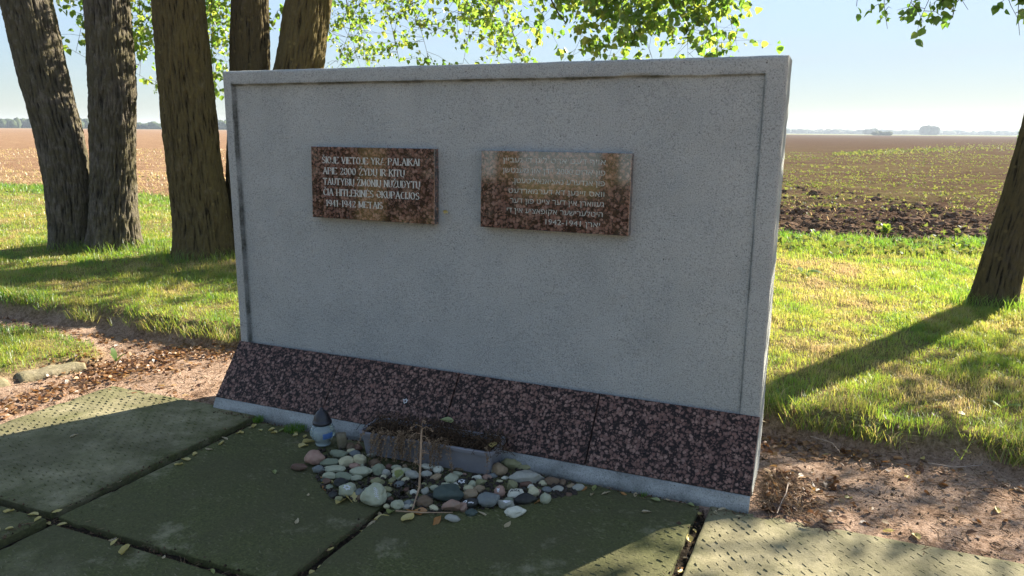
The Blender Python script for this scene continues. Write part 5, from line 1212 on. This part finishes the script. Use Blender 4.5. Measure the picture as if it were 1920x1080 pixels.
# ------------------------------------------------------------------ litter
k = M('dead_leaf'); t_ = k.attr('tint'); f = k.noise(k.co(), 60, 3)
MAT['litter'] = k.leafy(k.ramp(t_, [(0, (.055, .030, .016)), (.4, (.15, .075, .032)), (.7, (.27, .14, .055)), (1, (.36, .25, .12))]), k.ramp(t_, [(0, (.08, .035, .015)), (.6, (.34, .15, .04)), (1, (.45, .30, .10))]), .28, .10, .5)
rg = np.random.default_rng(17); P = []
def litter_zone(n, fn):
    for _ in range(n): P.append(fn())
def left_gap():
    return np.array([*wall_w(-rg.uniform(3.93, 4.24), rg.uniform(-1.2, .75))[:2]])
def left_dirt():
    return np.array([rg.uniform(-3.0, -1.45), rg.uniform(4.3, 5.6)])
def trench():
    x = rg.uniform(-6, -2); return np.array([x, np.interp(x, LX, LY)-.12-abs(rg.normal(0, .15))])
def rightbank():
    x = 1.25+rg.exponential(.5); return np.array([x, np.interp(x, LX, LY)-.05-abs(rg.normal(0, .13))])
def rightcorner(): return wall_w(.06+rg.exponential(.12), .05+rg.uniform(-.02, .45))[:2]
def rightdirt(): return np.array([rg.uniform(1.2, 3.4), rg.uniform(2.6, 3.9)])
litter_zone(850, left_gap); litter_zone(220, left_dirt); litter_zone(420, trench); litter_zone(220, rightbank); litter_zone(260, rightcorner); litter_zone(130, rightdirt)
# drift of leaves along the edge of the left dirt
litter_zone(500, lambda: np.array([-2.75+rg.normal(0, .22), 4.85+rg.normal(0, .16)])); litter_zone(380, lambda: np.array([rg.uniform(-2.6, -1.6), 5.25+rg.normal(0, .12)]))
P = np.array(P); keep = ~pave_mask(P[:, 0], P[:, 1]); P = P[keep]
wx_, wy_ = wall_xy(P[:, 0], P[:, 1]); P = P[~((wx_ > -WL-.02) & (wx_ < .02) & (wy_ > -.02) & (wy_ < WS+WTH+.02))]
lz = zground(P[:, 0], P[:, 1])+rg.uniform(.003, .02, len(P)); n = len(P)
ax = np.c_[rg.normal(0, 1, (n, 2)), rg.normal(0, .22, n)]
def flat_leaves(P3, ax, size, tint, rng):
    n = len(P3); ax = ax/np.linalg.norm(ax, axis=1)[:, None]; upv = np.c_[rng.normal(0, .35, (n, 2)), np.ones(n)]; sx = np.cross(ax, upv); sx /= np.linalg.norm(sx, axis=1)[:, None]; nz = np.cross(sx, ax)
    fo = rng.uniform(-.6, 2.6, n); wd = rng.uniform(.45, 1.0, n)
    V = P3[:, None]+size[:, None, None]*((LF[None, :, 0]*wd[:, None])[..., None]*sx[:, None]+(LF[None, :, 1:2]-.5)*ax[:, None]+(LF[None, :, 2]*fo[:, None])[..., None]*nz[:, None])
    b = np.arange(n)[:, None, None]*7; return V.reshape(-1, 3), (b+LQ[None]).reshape(-1, 4), (b+LT[None]).reshape(-1, 3), np.repeat(tint, 7)
V, Q, T, t_ = flat_leaves(np.c_[P, lz], ax, rg.uniform(.018, .05, n), np.clip(rg.beta(2, 2.2, n), 0, 1), rg)
tag(link('leaf_litter', np_mesh('leaf_litter', V, Q, T, {'tint': t_}), MAT['litter']), kind='stuff')
# crumbs, needles and bits of twig on the bare ground
mb = MB()
for i in range(4200):
    if i % 3: x, y = rg.uniform(1.1, 3.6), rg.uniform(2.4, 3.95)
    else: x, y = rg.uniform(-3.2, -1.4), rg.uniform(4.15, 5.6)
    if lawn_mask(x, y) > .4 or pave_mask(x, y): continue
    wx2, wy2 = wall_xy(x, y)
    if -WL-.03 < wx2 < .03 and 0 < wy2 < .55: continue
    z = float(zground(x, y))
    if rg.random() < .45:
        r_ = rg.uniform(.002, .006)*(1 if rg.random() < .9 else 2); mb.add(np.array([x, y, z+r_*.3])+OCT*r_*rg.uniform(.6, 1.4, (6, 1)), t=OCTF, tint=rg.uniform(.15, .9))
    else:
        a = rg.uniform(0, 6.28); l = rg.uniform(.015, .06); d = np.array([math.cos(a)*l, math.sin(a)*l, rg.uniform(-.004, .008)])
        mb.tube([np.array([x, y, z+.004]), np.array([x, y, z+.007])+d*.5, np.array([x, y, z+.004])+d], rg.uniform(.0008, .002), 3, False, tint=rg.uniform(0, 1))
for i in range(260):            # dry stalks heaped at the right foot of the wall
    b = wall_w(.05+abs(rg.normal(0, .10)), .06+rg.uniform(0, .35)); a = rg.uniform(0, 6.28); l = rg.uniform(.04, .14); z = float(zground(b[0], b[1]))
    t = np.linspace(0, 1, 4)[:, None]; mb.tube(np.array([b[0], b[1], z+.004])+np.array([math.cos(a)*l, math.sin(a)*l, 0])*t+np.array([0, 0, rg.uniform(.0, .05)])*np.sin(t*2.6), .0013, 3, False, tint=rg.uniform(.4, 1))
tag(link('ground_debris', mb.mesh('ground_debris'), MAT['dead']), kind='stuff')

# fallen leaves one can count
LM = {}
for nm, c1, c2 in (('yellow', (.46, .36, .08), (.6, .5, .2)), ('tan', (.40, .30, .15), (.50, .42, .26)), ('orange', (.36, .15, .035), (.46, .24, .07)), ('green', (.20, .24, .07), (.34, .36, .12))):
    k = M(nm+'_fallen_leaf'); f = k.noise(k.co(), 35, 4); cc_ = k.ramp(f, [(.3, c1), (.7, c2)]); LM[nm] = k.leafy(cc_, cc_, .3, .12, .45)
def curled(seed, L):
    r_ = np.random.default_rng(seed); nu, nvv = 9, 5; u = np.linspace(0, 1, nu); wv = np.sin(np.pi*u**.8)**.8*r_.uniform(.14, .30); V = []
    curl, fold, tw = r_.normal(0, 1.3), r_.uniform(.2, 1.4), r_.normal(0, .9)
    for i in range(nu):
        th = curl*(u[i]-.5); cx, cz = (math.sin(th)/max(abs(curl), .1)*np.sign(curl) if abs(curl) > .1 else u[i]-.5), (1-math.cos(th))/max(abs(curl), .1)
        for j in range(nvv):
            s = (j/(nvv-1)-.5)*2*wv[i]; f_ = abs(s)*fold; a = tw*(u[i]-.5); y_, z_ = s*math.cos(a)-f_*math.sin(a)*.5, abs(s)*fold*math.cos(a)*.8+s*math.sin(a)
            V.append((cx, y_, cz+z_+.02*r_.normal()))
    V = np.array(V)*L; V[:, 2] -= V[:, 2].min()
    i2 = (np.arange(nu-1)[:, None]*nvv+np.arange(nvv-1)[None]).ravel(); mb = MB(); mb.add(V, np.stack([i2, i2+1, i2+nvv+1, i2+nvv], -1))
    st = V.reshape(nu, nvv, 3)[0, 2]; mb.tube([st, st+np.array([-.18, .03, .02])*L, st+np.array([-.42, .10*r_.normal(), .01])*L], .0010, 4, False)
    return mb.mesh('fallen_leaf', True)
LMESH = {nm: [curled(i*7+j, 1.0) for i in range(7)] for j, nm in enumerate(LM)}
for nm in LM:
    for me in LMESH[nm]: me.materials.append(LM[nm])
def leaf(u, v, col, L, label, z=None, grp='fallen leaves'):
    p = onz(u, v, 0.0); p[2] = zslab(p[0], p[1])+.002 if z is None else z
    if z is not None: p = onz(u, v, z)
    o = link('fallen_leaf', LMESH[col][RNG.integers(7)], loc=tuple(p)); o.scale = (L, L, L*RNG.uniform(.5, 1.0)); o.rotation_euler = (RNG.normal(0, .15), RNG.normal(0, .15), RNG.uniform(0, 6.28))
    tag(o, label, 'leaf', grp); return o
cw = {'yellow': 'yellow', 'tan': 'pale tan', 'orange': 'orange brown', 'green': 'greenish'}
def joint_leaves(a, b, n, where, jit=6, cols=('yellow', 'tan', 'green', 'yellow')):
    for i in range(n):
        t = (i+RNG.random())/n; c_ = cols[RNG.integers(len(cols))]
        leaf(a[0]+(b[0]-a[0])*t+RNG.normal(0, jit), a[1]+(b[1]-a[1])*t+RNG.normal(0, jit*.5), c_, RNG.uniform(.025, .055), '%s fallen leaf caught in the joint %s' % (cw[c_], where), None, 'leaves caught in the paving joints')
joint_leaves((480, 797), (300, 880), 11, 'between lit slab and mossy slab'); joint_leaves((300, 880), (90, 972), 4, 'between lit slab and mossy slab'); joint_leaves((90, 972), (0, 1003), 4, 'at the lower left corner')
joint_leaves((90, 972), (400, 1075), 5, 'along the front of the mossy slab'); joint_leaves((690, 985), (560, 1080), 4, 'below the stone pile'); joint_leaves((1310, 960), (1275, 1080), 6, 'at the right slab', 4, ('tan', 'orange', 'yellow'))
joint_leaves((470, 800), (600, 822), 12, 'along the plinth left of the lantern', 5); joint_leaves((0, 955), (80, 972), 3, 'at the far left'); joint_leaves((1060, 912), (1390, 968), 14, 'along the plinth right of the stones', 5, ('tan', 'tan', 'orange', 'green'))
for u, v, c_, L, lb in ((578, 829, 'yellow', .07, 'curled yellow leaf left of the glass lantern'), (569, 836, 'yellow', .06, 'yellow leaf on the slab left of the lantern'), (598, 880, 'orange', .055, 'orange leaf on the left rim of the stone pile'),
        (602, 896, 'orange', .05, 'orange leaf below the first orange one at the left rim'), (614, 906, 'yellow', .06, 'yellow leaf by the pale starred stone'), (610, 915, 'orange', .05, 'reddish leaf at the lower left rim of the pile'), (657, 934, 'yellow', .09, 'long yellow leaf below the starred stone'),
        (640, 940, 'yellow', .07, 'second long yellow leaf below the starred stone'), (781, 962, 'orange', .10, 'large yellow orange leaf at the foot of the stick'), (765, 974, 'yellow', .08, 'yellow green leaf beside the large orange one'), (820, 977, 'orange', .08, 'brown leaf on the slab before the stick'),
        (716, 968, 'yellow', .08, 'pale yellow leaf left of the straight twig'), (704, 972, 'tan', .06, 'tan leaf in front of the pile at the left'), (731, 964, 'green', .06, 'green leaf in front of the pile'), (712, 958, 'tan', .05, 'curled tan leaf above the green one'), (695, 978, 'tan', .07, 'tan leaf at the joint below the pile'),
        (848, 976, 'yellow', .06, 'yellow leaf right of the brown one'), (1009, 943, 'orange', .05, 'orange leaf at the right end of the stones'), (1111, 930, 'tan', .055, 'pale curled leaf on the mossy slab right of the pile'), (1212, 963, 'tan', .05, 'single pale leaf in the middle of the dark slab'),
        (952, 985, 'tan', .05, 'tan leaf below the white oval stone'), (905, 965, 'tan', .05, 'tan leaf under the blue grey stone'), (737, 905, 'yellow', .08, 'yellow green leaf lying on the stones'), (763, 918, 'tan', .06, 'pale leaf standing among the stones left of the stick'),
        (515, 885, 'green', .05, 'pale green leaf on the mossy slab'), (578, 927, 'tan', .025, 'tiny white curl on the dark slab'), (557, 977, 'tan', .04, 'pale scrap on the dark slab'), (235, 1033, 'yellow', .085, 'heart shaped yellow leaf in the front joint'), (140, 820, 'tan', .05, 'dark crumpled leaf on the left slab'),
        (1700, 897, 'yellow', .05, 'yellow green leaf on the lit dirt at right'), (1728, 862, 'yellow', .055, 'long yellow leaf on the shaded dirt'), (1810, 868, 'yellow', .05, 'yellow leaf by the bent twig'), (1684, 858, 'orange', .05, 'orange leaf in the shade below the lawn'), (1590, 838, 'orange', .06, 'orange leaf below the lawn edge'),
        (1666, 998, 'yellow', .05, 'yellow leaf at the edge of the right slab'), (1718, 1010, 'yellow', .055, 'pale yellow leaf near the slab edge'), (1868, 956, 'yellow', .055, 'yellow leaf on the bright dirt at right'), (1590, 935, 'yellow', .04, 'small yellow leaf on the dirt beyond the corner'), (1440, 905, 'orange', .05, 'orange leaf beside the right granite edge'),
        (1552, 846, 'yellow', .04, 'small yellow leaf on the dirt under the bank'), (1617, 880, 'orange', .05, 'orange leaf at the rim of the lit dirt')):
    leaf(u, v, c_, L, lb)
leaf(748, 892, 'green', .07, 'greenish leaf lying among the stones under the planter', .05); leaf(838, 790, 'green', .085, 'green leaf lying on the dead plants in the planter', PH+.045); leaf(925, 836, 'yellow', .07, 'yellow leaf hanging at the right end of the planter', PH+.02)
leaf(1430, 790, 'tan', .05, 'tan leaf behind the right end of the wall', .12)
# withered leaf caught on the wall
wx3, wz3 = onwall(838, 397, WS+REC); o = link('dry_leaf', LMESH['yellow'][2], loc=tuple(wall_w(wx3, WS+REC*.8-.008, wz3))); o.scale = (.035,)*3; o.rotation_euler = (R(80), R(20), -YAW)
tag(o, 'small withered leaf caught on the wall right of the first plaque', 'leaf')

# mossy weeds at the plinth, broad weeds in the lawn
def tuft(u, v, z, n, h, label, cat='weed', tint=.1, sp=.03, wd=.004):
    b = onz(u, v, z); a = rg.uniform(0, 6.28, n); r_ = sp*np.sqrt(rg.random(n)); Pp = np.stack([np.cos(a)*r_, np.sin(a)*r_, np.zeros(n)], -1)
    V, Q, T, t_ = blades(Pp, rg.uniform(.4, 1, n)*h, np.full(n, wd), rg.uniform(.2, 1.0, n), rg, np.clip(rg.normal(tint, .1, n), 0, 1))
    tag(link('weed_tuft', np_mesh('weed_tuft', V, Q, T, {'tint': t_}), MAT['grass'], loc=tuple(b)), label, cat, 'weed tufts')
tuft(553, 806, .0, 260, .04, 'mossy green tuft at the plinth left of the lantern', sp=.06, wd=.003); tuft(484, 790, .0, 160, .04, 'smaller mossy tuft near the left end of the plinth', sp=.03, wd=.003); tuft(1205, 935, -.01, 26, .05, 'thin green sprout at the plinth right of the stones', sp=.012)
def broad(u, v, z, n, L, label, up=.7):
    b = onz(u, v, z); mb = MB()
    for i in range(n):
        a = rg.uniform(0, 6.28); t = np.linspace(0, 1, 6); l = L*rg.uniform(.6, 1.1); el = up*rg.uniform(.6, 1.3); wv = np.sin(np.pi*np.clip(t, .02, .98))**.7*l*.13
        c_ = np.stack([np.cos(a)*l*t*math.cos(el), np.sin(a)*l*t*math.cos(el), l*t*math.sin(el)-l*.3*t**3], -1); s_ = np.array([-math.sin(a), math.cos(a), .15])
        V = np.stack([c_-s_*wv[:, None], c_+s_*wv[:, None]], 1).reshape(-1, 3); ii_ = np.arange(5)*2; mb.add(V, np.stack([ii_, ii_+1, ii_+3, ii_+2], -1), tint=float(np.clip(rg.normal(.3, .1), 0, 1)))
    tag(link('broadleaf_weed', mb.mesh('broadleaf_weed', True), MAT['grass'], loc=tuple(b)), label, 'weed', 'broadleaf weeds')
broad(335, 487, .12, 7, .16, 'pale broadleaf weed at the foot of the olive barked tree', 1.0); broad(98, 580, .02, 5, .15, 'small upright weed in the dark trench at left', 1.2); broad(217, 678, .03, 6, .13, 'upright leafy weed at the tip of the left grass patch', 1.1)
broad(386, 622, .02, 4, .09, 'tiny weed on the leaf litter left of the wall', 1.2); broad(1684, 800, .05, 6, .07, 'leafy weed hanging over the right bank', .8); broad(1878, 765, .12, 6, .11, 'bright broad weed in the grass at the right edge', .7); broad(1660, 440, .12, 30, .24, 'tall bright weed at the edge of the tilled field', 1.1)
broad(1590, 462, .12, 22, .18, 'leafy weed on the verge left of the tall bright one', .9); broad(1795, 470, .12, 24, .2, 'leafy weed on the verge near the slender tree', 1.0); broad(1500, 515, .12, 9, .24, 'low broadleaf weed in the grass beside the wall end', .5); broad(1530, 445, .12, 18, .2, 'leafy weed closest to the wall on the verge', .9); broad(380, 340, .12, 16, .25, 'weed at the field edge between the trunks', 1.1)

# ------------------------------------------------------------------ distance: tree lines, clump, shrub
k = M('far_foliage'); pos = k.n('NewGeometry').outputs['Position']; f = k.noise(pos, .25, 5, .7)
MAT['far'] = k.done(k.pbr(k.ramp(f, [(.3, (.020, .035, .016)), (.7, (.07, .095, .035))]), .95, None, .1))
def crowns(name, lst, label=None, cat=None, kind=None):
    mb = MB()
    for (x, y, r_, h) in lst:
        v, f = ICO2; v = v*(1+.28*fbm(v[:, 0]*2.1+x, v[:, 1]*2.1+y, v[:, 2]*2.1, 3))[:, None]; v = v*np.array([r_, r_, h*.55]); v[:, 2] += h*.5
        mb.add(v+np.array([x, y, .1]), t=f)
    o = link(name, mb.mesh(name, True), MAT['far']); return tag(o, label, cat, None, kind)
rg = np.random.default_rng(5); L_ = []
for u in np.arange(-500, 1000, 3.0): L_.append((*atd(u+rg.normal(0, 2), 250, 620+rg.uniform(-40, 60))[:2], rg.uniform(2.5, 5), rg.uniform(4.2, 7.2)*(1+.22*math.sin(u*.017))))
crowns('far_treeline', L_, kind='stuff'); L_ = []
for u in np.arange(1000, 2500, 3.0): L_.append((*atd(u+rg.normal(0, 2), 252, 1180+rg.uniform(-60, 60))[:2], rg.uniform(4, 8), rg.uniform(3.5, 7.5)))
crowns('far_treeline', L_, kind='stuff')
crowns('tree_clump', [(*atd(1742+q, 250, 860+rg.uniform(-6, 6))[:2], rg.uniform(3.2, 4.2), rg.uniform(8.6, 10.0)) for q in np.linspace(-12, 12, 9)], 'isolated clump of trees standing out on the hazy horizon', 'trees')
crowns('far_bush', [(*atd(1632+q, 250, 900+rg.uniform(-6, 6))[:2], rg.uniform(3.0, 4.2), rg.uniform(4.5, 7.0)) for q in np.linspace(-8, 8, 6)], 'low hazy thicket left of the isolated clump on the horizon', 'bushes')
crowns('far_bush', [(*atd(1655+q, 252, 560+rg.uniform(-6, 6))[:2], rg.uniform(2, 3), rg.uniform(2.2, 3.2)) for q in np.linspace(-14, 12, 8)], 'darker low bushes on the field edge before the thicket', 'bushes')
# leafy shrub at the far right margin of the field
rg2 = np.random.default_rng(8); b = onz(1916, 268, .1); n = 700; sc_ = b[1]*14/FPX
g_ = rg2.normal(size=(n, 3)); g_ /= np.linalg.norm(g_, axis=1)[:, None]; Pp = g_*rg2.uniform(.3, 1, (n, 1))**.5*np.array([sc_*.6, sc_*.6, sc_])+np.array([0, 0, sc_*.9])
V, Q, T, t_ = leaf_cloud(Pp, .45, np.array([0, 0, -.3]), .8, rg2.beta(2, 4, n), rg2)
tag(link('field_shrub', np_mesh('field_shrub', V, Q, T, {'tint': t_}), MAT['leaf'], loc=(b[0], b[1], .1)), 'small dark shrub out on the field at the right margin', 'shrub')

# ------------------------------------------------------------------ haze
k = M('haze'); vol = k.n('VolumePrincipled', {'Color': (.72, .84, 1.0), 'Density': .00030, 'Anisotropy': .2})
k.t.links.new(vol.outputs['Volume'], k.out.inputs['Volume'])
mb = MB(); mb.box((-1500, -400, -1.2), (1500, 1500, 14)); hz_ = link('haze', mb.mesh('haze'), k.m); tag(hz_, kind='stuff'); hz_.display_type = 'WIRE'
